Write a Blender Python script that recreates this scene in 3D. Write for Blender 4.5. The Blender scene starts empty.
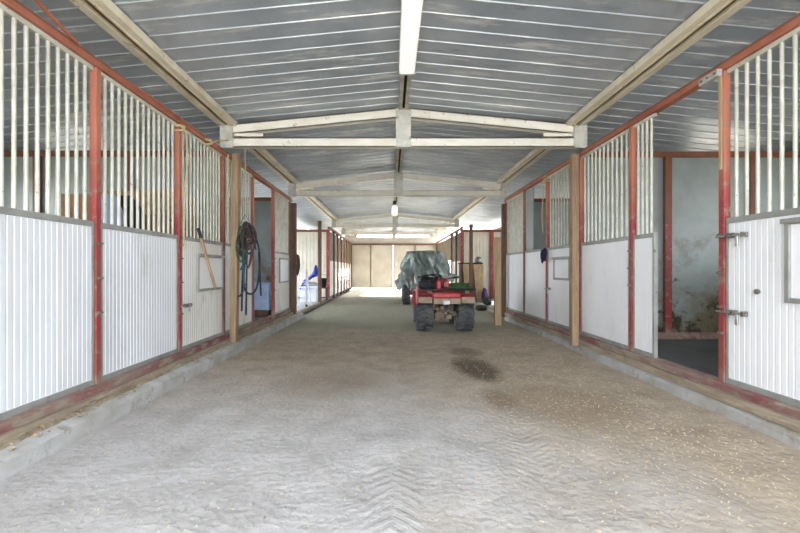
import bpy, math, random
from mathutils import Vector, Matrix, noise

random.seed(7)
C = bpy.context.scene.collection
PI = math.pi

# ------------------------------------------------------------------ helpers
def srgb(r, g, b):
    def f(c):
        c /= 255.0
        return c / 12.92 if c <= 0.04045 else ((c + 0.055) / 1.055) ** 2.4
    return (f(r), f(g), f(b), 1.0)

class NT:
    """tiny node tree helper"""
    def __init__(s, name):
        s.m = bpy.data.materials.new(name)
        s.m.use_nodes = True
        s.t = s.m.node_tree
        s.b = s.t.nodes['Principled BSDF']
        s.out = s.t.nodes['Material Output']
    def n(s, kind, **kw):
        x = s.t.nodes.new(kind)
        for k, v in kw.items():
            setattr(x, k, v)
        return x
    def l(s, a, b):
        s.t.links.new(a, b)
    def setin(s, sock, v):
        if hasattr(v, 'is_output'):
            s.l(v, sock)
        else:
            sock.default_value = v
    def pos(s):
        if not hasattr(s, '_p'):
            s._p = s.n('ShaderNodeNewGeometry').outputs['Position']
        return s._p
    def scaled(s, sc):
        v = s.n('ShaderNodeVectorMath', operation='MULTIPLY')
        s.l(s.pos(), v.inputs[0]); v.inputs[1].default_value = sc
        return v.outputs[0]
    def noise(s, scale, detail=4, rough=.6, vec=None):
        x = s.n('ShaderNodeTexNoise')
        x.inputs['Scale'].default_value = scale
        x.inputs['Detail'].default_value = detail
        x.inputs['Roughness'].default_value = rough
        s.l(vec if vec is not None else s.pos(), x.inputs['Vector'])
        return x.outputs['Fac']
    def ramp(s, fac, a, b, ca=0.0, cb=1.0):
        x = s.n('ShaderNodeMapRange')
        x.clamp = True
        x.inputs['From Min'].default_value = a
        x.inputs['From Max'].default_value = b
        x.inputs['To Min'].default_value = ca
        x.inputs['To Max'].default_value = cb
        s.l(fac, x.inputs['Value'])
        return x.outputs['Result']
    def mix(s, fac, a, b):
        x = s.n('ShaderNodeMix', data_type='RGBA')
        s.setin(x.inputs[0], fac); s.setin(x.inputs[6], a); s.setin(x.inputs[7], b)
        return x.outputs[2]
    def math(s, op, a, b=0.0, c=0.0):
        x = s.n('ShaderNodeMath', operation=op)
        s.setin(x.inputs[0], a); s.setin(x.inputs[1], b); s.setin(x.inputs[2], c)
        return x.outputs[0]
    def bump(s, h, strength, dist=.01):
        x = s.n('ShaderNodeBump')
        x.inputs['Strength'].default_value = strength
        x.inputs['Distance'].default_value = dist
        s.l(h, x.inputs['Height']); s.l(x.outputs[0], s.b.inputs['Normal'])

def mat(name, col, rough=.6, metal=0.0, col2=None, scale=3.0, lo=.4, hi=.65, wear=None, wscale=9.0,
        wlo=.56, whi=.62, bump=0.0, bscale=60.0, bdist=.004, stretch=None, spec=None):
    k = NT(name)
    k.b.inputs['Roughness'].default_value = rough
    k.b.inputs['Metallic'].default_value = metal
    if spec is not None:
        k.b.inputs['Specular IOR Level'].default_value = spec
    vec = k.scaled(stretch) if stretch else None
    c = col
    if col2 is not None:
        c = k.mix(k.ramp(k.noise(scale, 5, .6, vec), lo, hi), col, col2)
    if wear is not None:
        c = k.mix(k.ramp(k.noise(wscale, 6, .7, vec), wlo, whi), c, wear)
    k.setin(k.b.inputs['Base Color'], c)
    if bump:
        k.bump(k.noise(bscale, 4, .6, vec), bump, bdist)
    return k.m

class MB:
    def __init__(s):
        s.v = []; s.f = []; s.mi = []
    def add(s, vs, fs, mi=0):
        b = len(s.v)
        s.v += [Vector(v) for v in vs]
        s.f += [tuple(b + i for i in f) for f in fs]
        s.mi += [mi] * len(fs)
        return s
    def box(s, x0, x1, y0, y1, z0, z1, mi=0):
        return s.add([(x0,y0,z0),(x1,y0,z0),(x1,y1,z0),(x0,y1,z0),(x0,y0,z1),(x1,y0,z1),(x1,y1,z1),(x0,y1,z1)],
              [(0,3,2,1),(4,5,6,7),(0,1,5,4),(1,2,6,5),(2,3,7,6),(3,0,4,7)], mi)
    def obox(s, c, ax, ay, az, mi=0):
        """oriented box: centre and three half-axis vectors"""
        c, ax, ay, az = Vector(c), Vector(ax), Vector(ay), Vector(az)
        vs = [c - ax - ay - az, c + ax - ay - az, c + ax + ay - az, c - ax + ay - az,
              c - ax - ay + az, c + ax - ay + az, c + ax + ay + az, c - ax + ay + az]
        return s.add(vs, [(0,3,2,1),(4,5,6,7),(0,1,5,4),(1,2,6,5),(2,3,7,6),(3,0,4,7)], mi)
    def bar(s, p0, p1, w, h, up=(0,0,1), mi=0):
        p0, p1 = Vector(p0), Vector(p1)
        d = (p1 - p0); L = d.length; d.normalize()
        u = Vector(up); r = d.cross(u)
        if r.length < 1e-4: r = d.cross(Vector((0,1,0)))
        r.normalize(); u = r.cross(d)
        return s.obox((p0+p1)/2, d*L/2, r*w/2, u*h/2, mi)
    def tube(s, pts, r, n=8, mi=0, cap=True):
        pts = [Vector(p) for p in pts]
        rs = r if isinstance(r, (list, tuple)) else [r]*len(pts)
        d0 = (pts[1]-pts[0]).normalized()
        a = d0.orthogonal().normalized()
        vs = []; prev = d0
        for i, p in enumerate(pts):
            if i == 0: d = d0
            elif i == len(pts)-1: d = (pts[-1]-pts[-2]).normalized()
            else: d = ((pts[i+1]-p).normalized() + (p-pts[i-1]).normalized())
            if d.length < 1e-6: d = prev
            d = d.normalized()
            q = prev.rotation_difference(d)
            a = (q @ a).normalized(); prev = d
            b = d.cross(a)
            for k in range(n):
                t = 2*PI*k/n
                vs.append(p + (a*math.cos(t) + b*math.sin(t))*rs[i])
        fs = []
        for i in range(len(pts)-1):
            for k in range(n):
                k2 = (k+1) % n
                fs.append((i*n+k, i*n+k2, (i+1)*n+k2, (i+1)*n+k))
        if cap:
            fs.append(tuple(range(n-1, -1, -1)))
            fs.append(tuple((len(pts)-1)*n + k for k in range(n)))
        return s.add(vs, fs, mi)
    def prism(s, poly, fn, a, b, mi=0):
        """poly 2d outline, fn(u, v, w) -> point, extruded from w = a to b"""
        n = len(poly)
        vs = [fn(u, v, a) for u, v in poly] + [fn(u, v, b) for u, v in poly]
        fs = [(i, (i+1) % n, n+(i+1) % n, n+i) for i in range(n)]
        fs += [tuple(range(n-1, -1, -1)), tuple(range(n, 2*n))]
        return s.add(vs, fs, mi)
    def lathe(s, prof, c, axis='X', n=24, mi=0, closed=False):
        """prof list of (radius, offset along axis)"""
        c = Vector(c); vs = []; m = len(prof)
        for k in range(n):
            t = 2*PI*k/n; ct, st = math.cos(t), math.sin(t)
            for r, o in prof:
                if axis == 'X': p = (o, r*ct, r*st)
                elif axis == 'Y': p = (r*ct, o, r*st)
                else: p = (r*ct, r*st, o)
                vs.append(c + Vector(p))
        fs = []
        for k in range(n):
            k2 = (k+1) % n
            for i in range(m-1):
                fs.append((k*m+i, k*m+i+1, k2*m+i+1, k2*m+i))
            if closed:
                fs.append((k*m+m-1, k*m, k2*m, k2*m+m-1))
        if not closed:
            fs.append(tuple(k*m for k in range(n)))
            fs.append(tuple(k*m+m-1 for k in range(n-1, -1, -1)))
        return s.add(vs, fs, mi)

def mesh_obj(name, mb, mats, off=Vector((0,0,0)), smooth=None, bevel=0.0):
    me = bpy.data.meshes.new(name)
    me.from_pydata([tuple(v - off) for v in mb.v], [], mb.f)
    for m in (mats if isinstance(mats, (list, tuple)) else [mats]):
        me.materials.append(m)
    me.polygons.foreach_set('material_index', mb.mi)
    import bmesh
    bm = bmesh.new(); bm.from_mesh(me)
    bmesh.ops.recalc_face_normals(bm, faces=bm.faces)
    bm.to_mesh(me); bm.free()
    o = bpy.data.objects.new(name, me)
    C.objects.link(o)
    if smooth:
        me.polygons.foreach_set('use_smooth', [True]*len(me.polygons))
        if smooth < 3:
            try:
                me.set_sharp_from_angle(angle=smooth)
            except Exception:
                pass
    if bevel:
        b = o.modifiers.new('bevel', 'BEVEL'); b.width = bevel; b.segments = 2; b.limit_method = 'ANGLE'
    return o

BASE = {}
def thing(name, label, cat, loc=(0,0,0), group=None):
    o = bpy.data.objects.new(name, None); C.objects.link(o)
    o.empty_display_size = .1
    o.location = loc
    o['label'] = label; o['category'] = cat
    if group: o['group'] = group
    BASE[o.name] = Vector(loc)
    return o
def part(name, mb, mats, parent, smooth=None, bevel=0.0, label=None):
    off = BASE[parent.name]
    o = mesh_obj(name, mb, mats, off, smooth, bevel)
    o.parent = parent
    BASE[o.name] = off
    if label: o['label'] = label
    return o
def solo(name, mb, mats, label, cat, loc=(0,0,0), group=None, smooth=None, bevel=0.0):
    loc = Vector(loc)
    o = mesh_obj(name, mb, mats, loc, smooth, bevel)
    o.location = loc
    o['label'] = label; o['category'] = cat
    if group: o['group'] = group
    BASE[o.name] = loc
    return o
def struct(name, mb, mats, smooth=None, bevel=0.0):
    o = mesh_obj(name, mb, mats, Vector((0,0,0)), smooth, bevel)
    o['kind'] = 'structure'
    BASE[o.name] = Vector((0,0,0))
    return o
def copy_thing(root, loc, label, group=None):
    r = root.copy(); C.objects.link(r); r.location = loc; r['label'] = label
    if group: r['group'] = group
    for ch in list(root.children):
        c = ch.copy(); C.objects.link(c); c.parent = r
        for g in ch.children:
            d = g.copy(); C.objects.link(d); d.parent = c
    return r

# ------------------------------------------------------------------ camera frame
F, VX, VY, H = 410.0, 391.0, 270.0, 1.08
def px(x, y, Y):
    return Vector(((x-VX)/F*Y, Y, H-(y-VY)/F*Y))

XL, XR = -2.23, 2.56            # stall fronts
XM = 0.165                      # ridge line
OXL, OXR = -5.45, 5.75          # outer walls
YF, YB = -1.6, 22.9             # front and back of the barn
CROSS = 14.7                    # cross walls beyond the open bays
ZR, SL = 3.30, 0.098            # ridge height of the roof underside, slope
def roofz(x): return ZR - SL*abs(x-XM)

# ------------------------------------------------------------------ materials
M = {}
M['red'] = mat('red_paint', srgb(156,52,54), .5, 0, srgb(124,52,50), 2.5, wear=srgb(152,118,106), wscale=14, wlo=.53, whi=.62, bump=.15)
M['red_faded'] = mat('faded_red_paint', srgb(178,112,88), .6, 0, srgb(154,86,68), 3.0, wear=srgb(146,116,96), wscale=16, wlo=.58, whi=.66, bump=.15)
M['red_rust'] = mat('rusty_red_paint', srgb(136,84,64), .6, 0, srgb(112,66,52), 3.0, wear=srgb(120,84,62), wscale=12, wlo=.5, whi=.6, bump=.2)
M['sill_red'] = mat('worn_sill_paint', srgb(132,70,70), .75, 0, srgb(148,122,114), 3.5, lo=.34, hi=.52, wear=srgb(158,146,130), wscale=7, wlo=.5, whi=.58, bump=.3, stretch=(1,.5,1))
M['white'] = mat('white_ribbed_sheet', srgb(238,238,240), .42, 0, srgb(228,229,231), 1.6, wear=srgb(205,201,192), wscale=3.2, wlo=.60, whi=.80, stretch=(1,1,.35))
M['white_old'] = mat('aged_white_sheet', srgb(224,222,216), .5, 0, srgb(206,203,194), 2.2, wear=srgb(172,166,154), wscale=3.4, wlo=.56, whi=.72, stretch=(1,1,.35))
M['cream_sheet'] = mat('cream_ribbed_sheet', srgb(222,216,200), .5, 0, srgb(206,200,182), 1.5)
M['door_sheet'] = mat('drab_door_sheet', srgb(190,183,168), .6, 0, srgb(174,166,150), 1.5)
M['grey_steel'] = mat('grey_steel', srgb(160,160,155), .5, .2, srgb(140,140,136), 5, wear=srgb(110,98,86), wscale=12, wlo=.62, whi=.7)
M['bar'] = mat('cream_bar_paint', srgb(208,206,192), .4, .1, srgb(186,183,168), 7, wear=srgb(150,138,118), wscale=18, wlo=.62, whi=.68)
M['truss'] = mat('cream_truss_paint', srgb(244,241,230), .42, 0, srgb(232,227,212), 3, wear=srgb(176,162,138), wscale=9, wlo=.62, whi=.7)
M['truss_grey'] = mat('galvanised_plate', srgb(214,213,205), .45, .15, srgb(190,189,182), 8, wear=srgb(150,144,132), wscale=14, wlo=.6, whi=.68)
M['purlin'] = mat('cream_purlin_paint', srgb(232,224,202), .5, 0, srgb(216,206,182), 3, wear=srgb(140,116,86), wscale=8, wlo=.6, whi=.68)
M['purlin_web'] = mat('brown_purlin_web', srgb(138,112,84), .6, 0, srgb(112,90,68), 3)
M['timber'] = mat('weathered_timber', srgb(164,138,110), .8, 0, srgb(134,108,84), 4, wear=srgb(100,78,60), wscale=9, wlo=.58, whi=.68, bump=.4, bscale=30, stretch=(6,6,.6))
M['timber_dark'] = mat('dark_timber', srgb(112,84,66), .75, 0, srgb(86,64,52), 4, bump=.4, bscale=30, stretch=(6,6,.6))
M['timber_pale'] = mat('pale_timber', srgb(186,158,120), .7, 0, srgb(160,132,98), 4, bump=.3, bscale=30, stretch=(6,6,.6))
M['ply'] = mat('plywood', srgb(188,160,124), .65, 0, srgb(162,134,100), 4, wear=srgb(128,104,78), wscale=6, wlo=.6, whi=.7, stretch=(4,4,.7))
M['concrete'] = mat('kerb_concrete', srgb(182,182,182), .85, 0, srgb(162,158,150), 4, wear=srgb(146,136,120), wscale=7, wlo=.54, whi=.66, bump=.6, bscale=45, bdist=.008)
M['ledge'] = mat('dusty_ledge', srgb(172,157,134), .9, 0, srgb(136,120,98), 6, wear=srgb(176,168,154), wscale=14, wlo=.55, whi=.65, bump=1.0, bscale=28, bdist=.02)
M['plank'] = mat('dusty_plank', srgb(166,151,132), .85, 0, srgb(134,117,100), 4, wear=srgb(176,166,150), wscale=7, wlo=.55, whi=.66, bump=.5, bscale=25, stretch=(5,.6,5))
M['rubber'] = mat('tyre_rubber', srgb(70,71,75), .8, 0, srgb(104,100,94), 6, lo=.45, hi=.7)
M['black'] = mat('black_plastic', srgb(30,31,34), .5)
M['black_metal'] = mat('black_rack_metal', srgb(42,42,44), .45, .3)
M['atv_red'] = mat('red_quad_plastic', srgb(188,32,46), .4, 0, srgb(160,34,44), 5, wear=srgb(158,112,104), wscale=16, wlo=.56, whi=.68)
M['atv_tan'] = mat('dusty_mudguard', srgb(168,148,126), .75, 0, srgb(140,122,104), 10)
M['mech'] = mat('dusty_machinery', srgb(136,120,100), .7, .2, srgb(92,80,68), 14)
M['chrome'] = mat('bright_steel', srgb(190,190,188), .3, .7, srgb(150,146,140), 20)
M['iron'] = mat('old_latch_iron', srgb(134,128,120), .45, .5, srgb(98,88,78), 20)
M['tarp'] = mat('silver_tarpaulin', srgb(146,154,150), .36, .3, srgb(122,132,128), 4, wear=srgb(92,102,100), wscale=12, wlo=.62, whi=.72, bump=.3, bscale=22, bdist=.01)  # darker blotches painted in for the shade of the creases
M['blue'] = mat('blue_cloth', srgb(48,76,184), .6, 0, srgb(34,52,134), 9, bump=.5, bscale=25)
M['paleblue'] = mat('pale_blue_plastic', srgb(176,196,226), .45, 0, srgb(150,172,206), 5)
M['bluewhite'] = mat('white_plastic', srgb(226,230,238), .4, 0, srgb(210,214,224), 6)
M['card'] = mat('cardboard', srgb(162,124,90), .8, 0, srgb(140,104,74), 5)
M['hay'] = mat('baled_hay', srgb(182,158,108), .95, 0, srgb(136,112,70), 22, wear=srgb(206,186,136), wscale=60, wlo=.55, whi=.65, bump=1.0, bscale=70, bdist=.02)
M['twine'] = mat('orange_twine', srgb(204,120,60), .7)
M['navy'] = mat('navy_rope', srgb(34,40,66), .8, 0, srgb(22,26,44), 40)
M['green'] = mat('green_rope', srgb(64,96,58), .8, 0, srgb(42,70,44), 40)
M['teal'] = mat('teal_rope', srgb(46,96,104), .8, 0, srgb(34,66,76), 40)
M['maroon'] = mat('maroon_strap', srgb(78,48,56), .7, 0, srgb(56,34,42), 40)
M['purple'] = mat('purple_cloth', srgb(78,62,112), .8, 0, srgb(50,42,78), 20)
M['olive'] = mat('dark_green_sack', srgb(54,60,48), .85, 0, srgb(36,40,34), 12, bump=.5, bscale=30)
M['dark_cloth'] = mat('dark_cloth', srgb(44,44,54), .85, 0, srgb(30,30,38), 12, bump=.5, bscale=25)
M['brown_cloth'] = mat('brown_leather', srgb(70,48,40), .6, 0, srgb(50,36,32), 12)
M['rope'] = mat('pale_rope', srgb(206,188,150), .85, 0, srgb(176,152,112), 60)
M['cable'] = mat('orange_cable', srgb(178,98,66), .5)
M['upper'] = mat('brown_shade_sheet', srgb(116,104,84), .6, 0, srgb(92,84,68), 3)  # flat brown painted in for dark interiors behind the far bars
M['outer'] = mat('outer_wall_sheet', srgb(190,188,180), .6)
M['ridge'] = mat('ridge_channel', srgb(196,190,176), .5, .1, srgb(150,144,130), 4)
M['dark'] = mat('dark_gap', srgb(40,40,42), .8)

def post_mat(name, low, mid, high):
    k = NT(name)
    k.b.inputs['Roughness'].default_value = .58
    sx = k.n('ShaderNodeSeparateXYZ'); k.l(k.pos(), sx.inputs[0])
    h = k.math('MULTIPLY_ADD', k.noise(3.5, 5, .65), .9, sx.outputs[2])
    c = k.mix(k.ramp(k.noise(2.6, 5, .6), .4, .62), low, mid)
    c = k.mix(k.ramp(h, 1.9, 2.6), c, high)
    c = k.mix(k.ramp(k.noise(14, 6, .7), .55, .64), c, srgb(150,122,108))
    base = k.ramp(k.math('MULTIPLY_ADD', k.noise(9, 5, .7), .5, sx.outputs[2]), .42, .62, .8, 0)
    c = k.mix(base, c, srgb(158,140,124))          # mud splashed on the foot
    k.setin(k.b.inputs['Base Color'], c)
    k.bump(k.noise(60, 4), .15, .004)
    return k.m
M['post'] = post_mat('worn_red_post_paint', srgb(150,54,56), srgb(138,72,64), srgb(182,112,88))
M['post_rust'] = post_mat('rusty_post_paint', srgb(130,64,56), srgb(116,72,58), srgb(150,96,76))
M['straw'] = mat('loose_straw', srgb(220,204,172), .9, 0, srgb(190,168,132), 30)

# partition sheets: grey with brown kick stains low down
k = NT('grey_partition_sheet')
k.b.inputs['Roughness'].default_value = .45
k.b.inputs['Metallic'].default_value = .1
c = k.mix(k.ramp(k.noise(1.6, 5, .6), .35, .7), srgb(158,166,163), srgb(134,142,141))
sx = k.n('ShaderNodeSeparateXYZ'); k.l(k.pos(), sx.inputs[0])
low = k.ramp(sx.outputs[2], .3, 1.7, .20, -.10)
st = k.ramp(k.math('ADD', k.noise(2.4, 7, .68), low), .50, .72)
c = k.mix(st, c, srgb(120,110,88))
sp = k.ramp(k.math('ADD', k.noise(5.5, 6, .7), low), .66, .74)
c = k.mix(sp, c, srgb(66,56,46))
k.setin(k.b.inputs['Base Color'], c)
M['part'] = k.m

# roof sheet: galvanised, patchy
k = NT('galvanised_roof_sheet')
c = k.mix(k.ramp(k.noise(.9, 5, .6, k.scaled((1,.8,1))), .35, .65), srgb(190,198,207), srgb(162,171,182))
c = k.mix(k.ramp(k.noise(2.2, 7, .7, k.scaled((.5,2.4,1))), .54, .66), c, srgb(226,228,228))
c = k.mix(k.ramp(k.noise(3.1, 6, .7, k.scaled((.35,2.0,1))), .60, .74), c, srgb(128,132,136))
k.setin(k.b.inputs['Base Color'], c)
k.b.inputs['Metallic'].default_value = .3
k.setin(k.b.inputs['Roughness'], k.ramp(k.noise(4, 4), .3, .7, .30, .46))
k.bump(k.noise(2.5, 2, .5, k.scaled((1,2,1))), .25, .02)
M['roof'] = k.m
M['seam'] = mat('pale_roof_seam', srgb(216,216,208), .5, .0, srgb(180,180,172), 4)

# aisle dirt
k = NT('dusty_dirt_floor')
k.b.inputs['Roughness'].default_value = .92
k.b.inputs['Specular IOR Level'].default_value = .2
sx = k.n('ShaderNodeSeparateXYZ'); k.l(k.pos(), sx.inputs[0])
X, Y = sx.outputs[0], sx.outputs[1]
n1 = k.noise(.8, 6, .62); n2 = k.noise(3.5, 7, .7); n3 = k.noise(30, 5, .7); n4 = k.noise(1.5, 5, .6, k.scaled((1,.6,1)))
# paler tone in front, browner soil along the right side and farther in
c = k.mix(k.ramp(n2, .35, .68), srgb(192,189,188), srgb(166,162,159))
tan = k.math('ADD', k.ramp(k.math('MULTIPLY_ADD', n1, 1.6, k.math('MULTIPLY', X, .46)), .85, 1.6), k.ramp(k.math('MULTIPLY_ADD', n4, 1.4, Y), 3.4, 5.6))
c = k.mix(k.ramp(tan, 0, 1, 0, .85), c, k.mix(k.ramp(n2, .35, .66), srgb(188,172,151), srgb(160,144,124)))
far = k.math('MULTIPLY', k.ramp(k.math('MULTIPLY_ADD', n1, 3.0, Y), 7.8, 9.6), k.ramp(k.math('MULTIPLY_ADD', n1, 2.0, Y), 16.2, 18, 1, 0))
c = k.mix(k.math('MULTIPLY', far, .75), c, srgb(160,160,142))
c = k.mix(k.ramp(k.math('MULTIPLY_ADD', n1, 2.0, Y), 16.2, 18), c, srgb(214,210,202))  # far floor painted paler to boost the sunlit patch
# straw coloured flecks
fl = k.ramp(k.noise(75, 2, .5, k.scaled((1,.7,1))), .66, .72)
c = k.mix(k.math('MULTIPLY', fl, k.ramp(tan, 0, .8, .1, .9)), c, srgb(214,192,150))
fd = k.ramp(k.noise(48, 3, .6), .64, .72)
c = k.mix(k.math('MULTIPLY', fd, .55), c, srgb(120,106,90))
# oil stain
def blob(cx, cy, rx, ry, amp=1.0):
    dx = k.math('DIVIDE', k.math('SUBTRACT', X, cx), rx)
    dy = k.math('DIVIDE', k.math('SUBTRACT', Y, cy), ry)
    d = k.math('ADD', k.math('MULTIPLY', dx, dx), k.math('MULTIPLY', dy, dy))
    d = k.math('ADD', d, k.math('MULTIPLY', k.math('SUBTRACT', n2, .5), 3.2))
    return k.ramp(d, .3, 1.3, amp, 0)
c = k.mix(blob(.93, 4.55, .26, .62, .85), c, srgb(88,76,64))
c = k.mix(blob(.98, 5.45, .22, .30, .6), c, srgb(104,92,78))
c = k.mix(blob(.9, 3.45, .14, .28, .55), c, srgb(120,108,94))
c = k.mix(blob(-.55, 3.9, .5, .5, .35), c, srgb(128,110,88))
c = k.mix(blob(1.35, 3.3, .6, .5, .45), c, srgb(130,108,84))
k.setin(k.b.inputs['Base Color'], c)
# height: soft lumps, clods and the tyre tracks
def track(cx, w, ang, pitch, dirn):
    u = k.math('SUBTRACT', k.math('SUBTRACT', X, cx), k.math('MULTIPLY', k.math('SUBTRACT', Y, 1.5), ang))
    u = k.math('ADD', u, k.math('MULTIPLY', k.math('SUBTRACT', n1, .5), .12))
    au = k.math('ABSOLUTE', u)
    ph = k.math('ADD', Y, k.math('MULTIPLY', au, dirn))
    ph = k.math('ADD', ph, k.math('MULTIPLY', n2, .05))
    wv = k.math('SINE', k.math('MULTIPLY', ph, 2*PI/pitch))
    return k.math('MULTIPLY', k.ramp(wv, -.35, .5), k.ramp(au, w*.85, w, 1, 0))
msk = k.ramp(k.math('MULTIPLY_ADD', n1, 1.2, Y), 2.6, 4.4, 1, 0)
tr = k.math('ADD', track(.0, .15, .02, .075, .9), track(.72, .16, .10, .065, -.8))
tr = k.math('MULTIPLY', tr, k.ramp(n4, .38, .58))
hgt = k.math('MULTIPLY_ADD', k.math('MULTIPLY', tr, msk), .30, k.math('MULTIPLY', n2, .7))
hgt = k.math('MULTIPLY_ADD', k.noise(16, 6, .75), .55, hgt)
hgt = k.math('MULTIPLY_ADD', n3, .8, hgt)
vo = k.n('ShaderNodeTexVoronoi'); vo.inputs['Scale'].default_value = 24; k.l(k.pos(), vo.inputs['Vector'])
hgt = k.math('MULTIPLY_ADD', vo.outputs['Distance'], .5, hgt)
k.bump(hgt, .7, .014)
M['dirt'] = k.m
M['stall_floor'] = mat('dark_stall_mat', srgb(98,100,104), .6, 0, srgb(76,78,82), 1.5, bump=.4, bscale=20)
M['pale_floor'] = mat('pale_concrete', srgb(196,196,198), .8, 0, srgb(176,176,178), 3)
M['ground'] = mat('outside_gravel', srgb(178,170,156), .95, 0, srgb(156,148,134), 2)

k = NT('lamp_diffuser')
k.setin(k.b.inputs['Base Color'], srgb(245,244,238))
k.b.inputs['Emission Color'].default_value = (1,.98,.93,1)
k.b.inputs['Emission Strength'].default_value = .25
M['lamp'] = k.m

# ------------------------------------------------------------------ the building shell
# floor: fine grid over the aisle
def frange(a, b, s):
    n = max(1, round((b-a)/s)); return [a+(b-a)*i/n for i in range(n+1)]
xs = frange(-2.05, 2.5, .07)
ys = frange(YF, 1.2, .4)[:-1] + frange(1.2, 6.0, .06)[:-1] + frange(6.0, 12, .15)[:-1] + frange(12, YB+.3, .5)
mb = MB()
for y in ys:
    for x in xs:
        e = min(1, min(x+2.05, 2.5-x)/.4)
        z = .022*(noise.noise((x*.9, y*.7, 3.1))) + .014*noise.noise((x*3.1, y*2.6, 1.0)) + .006*noise.noise((x*9, y*9, 5.0))
        z += .012*(1-e)**2                      # soil heaped against the kerbs
        mb.v.append(Vector((x, y, z*.8)))
nx = len(xs)
for j in range(len(ys)-1):
    for i in range(nx-1):
        mb.f.append((j*nx+i, j*nx+i+1, (j+1)*nx+i+1, (j+1)*nx+i)); mb.mi.append(0)
struct('floor', mb, M['dirt'], smooth=3.1)

mb = MB()      # stall and bay floors, a step above the aisle
for (a, b) in ((OXL, XL-.04), (XR+.04, OXR)):
    mb.box(a, b, YF, 9.05, -.05, .15, 0)
    mb.box(a, b, 9.05, CROSS, -.05, .06, 1)
    mb.box(a, b, CROSS, YB, -.05, .12, 0)
struct('floor_stalls', mb, [M['stall_floor'], M['pale_floor']])

mb = MB(); mb.box(-60, 60, -50, 70, -.40, -.06)
struct('ground', mb, M['ground'])

# roof: two slopes with ribs running from ridge to eaves
def roof(mb, x0, x1, y0, y1, pitch=.213):
    """sheet between x0 (ridge side) and x1 (eave side)"""
    T = .012
    pr = []
    y = y0
    while y < y1 - .01:
        ye = min(y+pitch, y1)
        pr += [(y, 0), (ye-.014, 0), (ye-.011, -.008), (ye-.003, -.008)]
        y = ye
    pr.append((y1, 0))
    n = len(pr)
    b = len(mb.v)
    for (yy, dz) in pr:
        for xx in (x0, x1):
            mb.v.append(Vector((xx, yy, roofz(xx)+dz)))
    for i in range(n-1):
        mb.f.append((b+2*i, b+2*i+1, b+2*i+3, b+2*i+2))
        mb.mi.append(1 if i % 4 == 2 else 0)
    mb.add([(x0,y0,roofz(x0)+T),(x1,y0,roofz(x1)+T),(x1,y1,roofz(x1)+T),(x0,y1,roofz(x0)+T)], [(0,1,2,3)], 0)
mb = MB()
roof(mb, XM, -2.35, YF, YB+.2); roof(mb, XM, 2.68, YF, YB+.2)
roof(mb, -2.35, -6.0, YF, 18.4); roof(mb, -2.35, -3.7, 18.4, YB); roof(mb, 2.68, 9.1, YF, CROSS); roof(mb, 2.68, 5.0, CROSS, 18.4)  # right slope stretched past the wall, unseen, to shade the stall openings
struct('ceiling', mb, [M['roof'], M['seam']])

# outer walls with unseen openings added to let daylight into stalls and bays
def outer(mb, x, ops):
    z1 = roofz(x)+.01
    t = .06
    y = YF
    for (a, b, za, zb) in ops:
        mb.box(x-t, x, y, a, -.1, z1); 
        if za > 0: mb.box(x-t, x, a, b, -.1, za)
        if zb < z1: mb.box(x-t, x, a, b, zb, z1)
        y = b
    mb.box(x-t, x, y, CROSS, -.1, z1)
mb = MB(); outer(mb, OXL, [(.2,1.6,1.0,2.3), (3.4,4.9,1.3,2.3), (6.6,8.1,1.3,2.3), (9.6,14.2,0,2.5)])
mb.box(-3.6, -3.5, CROSS, YB, -.1, 2.62)
struct('wall_left', mb, M['outer'])
mb = MB(); outer(mb, OXR+.06, [(.2,1.6,1.0,2.3), (3.4,4.9,1.3,2.35), (6.6,8.1,1.3,2.3), (9.8,13.8,.9,2.2)])
mb.box(3.9, 4.0, CROSS, 17.0, -.1, 2.62)
struct('wall_right', mb, M['outer'])
mb = MB()
mb.box(OXL, -2.35, YF-.08, YF, -.1, 2.7); mb.box(2.7, OXR, YF-.08, YF, -.1, 2.7)
struct('wall_front', mb, M['outer'])

# back wall: header, doors, and the sky gap above the header
mb = MB()
for (a, b, c_, d_) in ((-2.6, 2.9, 2.56, 2.90), (-2.6, -1.9, 2.90, 3.05), (2.15, 2.9, 2.90, 3.05), (.06, .26, 2.90, 3.06)):
    mb.box(a, b, YB+.02, YB+.12, c_, d_)
mb.prism([(-2.6,3.03),(XM,3.06),(2.9,3.03),(XM,ZR)], lambda u, v, w: (u, w, v), YB+.02, YB+.12)
mb.box(-2.6, -2.28, YB+.02, YB+.12, -.1, 2.6); mb.box(2.6, 2.9, YB+.02, YB+.12, -.1, 2.6)
struct('wall_back', mb, M['door_sheet'])
mb = MB(); mb.box(-2.35, 2.65, YB-.10, YB+.0, 2.46, 2.56)
o = solo('door_track', mb, M['timber_dark'], 'dark sliding door track beam above the closed barn doors at the far end', 'door track', (0, YB-.05, 2.5))

def ribbed(mb, y0, y1, x, z0, z1, out, pitch=.044, d=.003, t=.02, mi=0):
    """ribbed sheet in the plane X = x, ribs on the side `out` (+1 or -1)"""
    poly = []
    n = max(1, round((y1-y0)/pitch)); p = (y1-y0)/n
    for i in range(n):
        y = y0+i*p
        poly += [(y, 0), (y+p*.66, 0), (y+p*.74, -d), (y+p*.92, -d)]
    poly += [(y1, 0), (y1, -t), (y0, -t)]
    mb.prism(poly, lambda u, v, w: (x+out*v, u, w), z0, z1, mi)
def ribbed_y(mb, x0, x1, y, z0, z1, pitch=.06, d=.008, t=.02, mi=0):
    """ribbed sheet in the plane Y = y, ribs facing the camera"""
    poly = []
    n = max(1, round((x1-x0)/pitch)); p = (x1-x0)/n
    for i in range(n):
        x = x0+i*p
        poly += [(x, 0), (x+p*.66, 0), (x+p*.74, d), (x+p*.92, d)]
    poly += [(x1, 0), (x1, t), (x0, t)]
    mb.prism(poly, lambda u, v, w: (u, y+v, w), z0, z1, mi)

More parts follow.
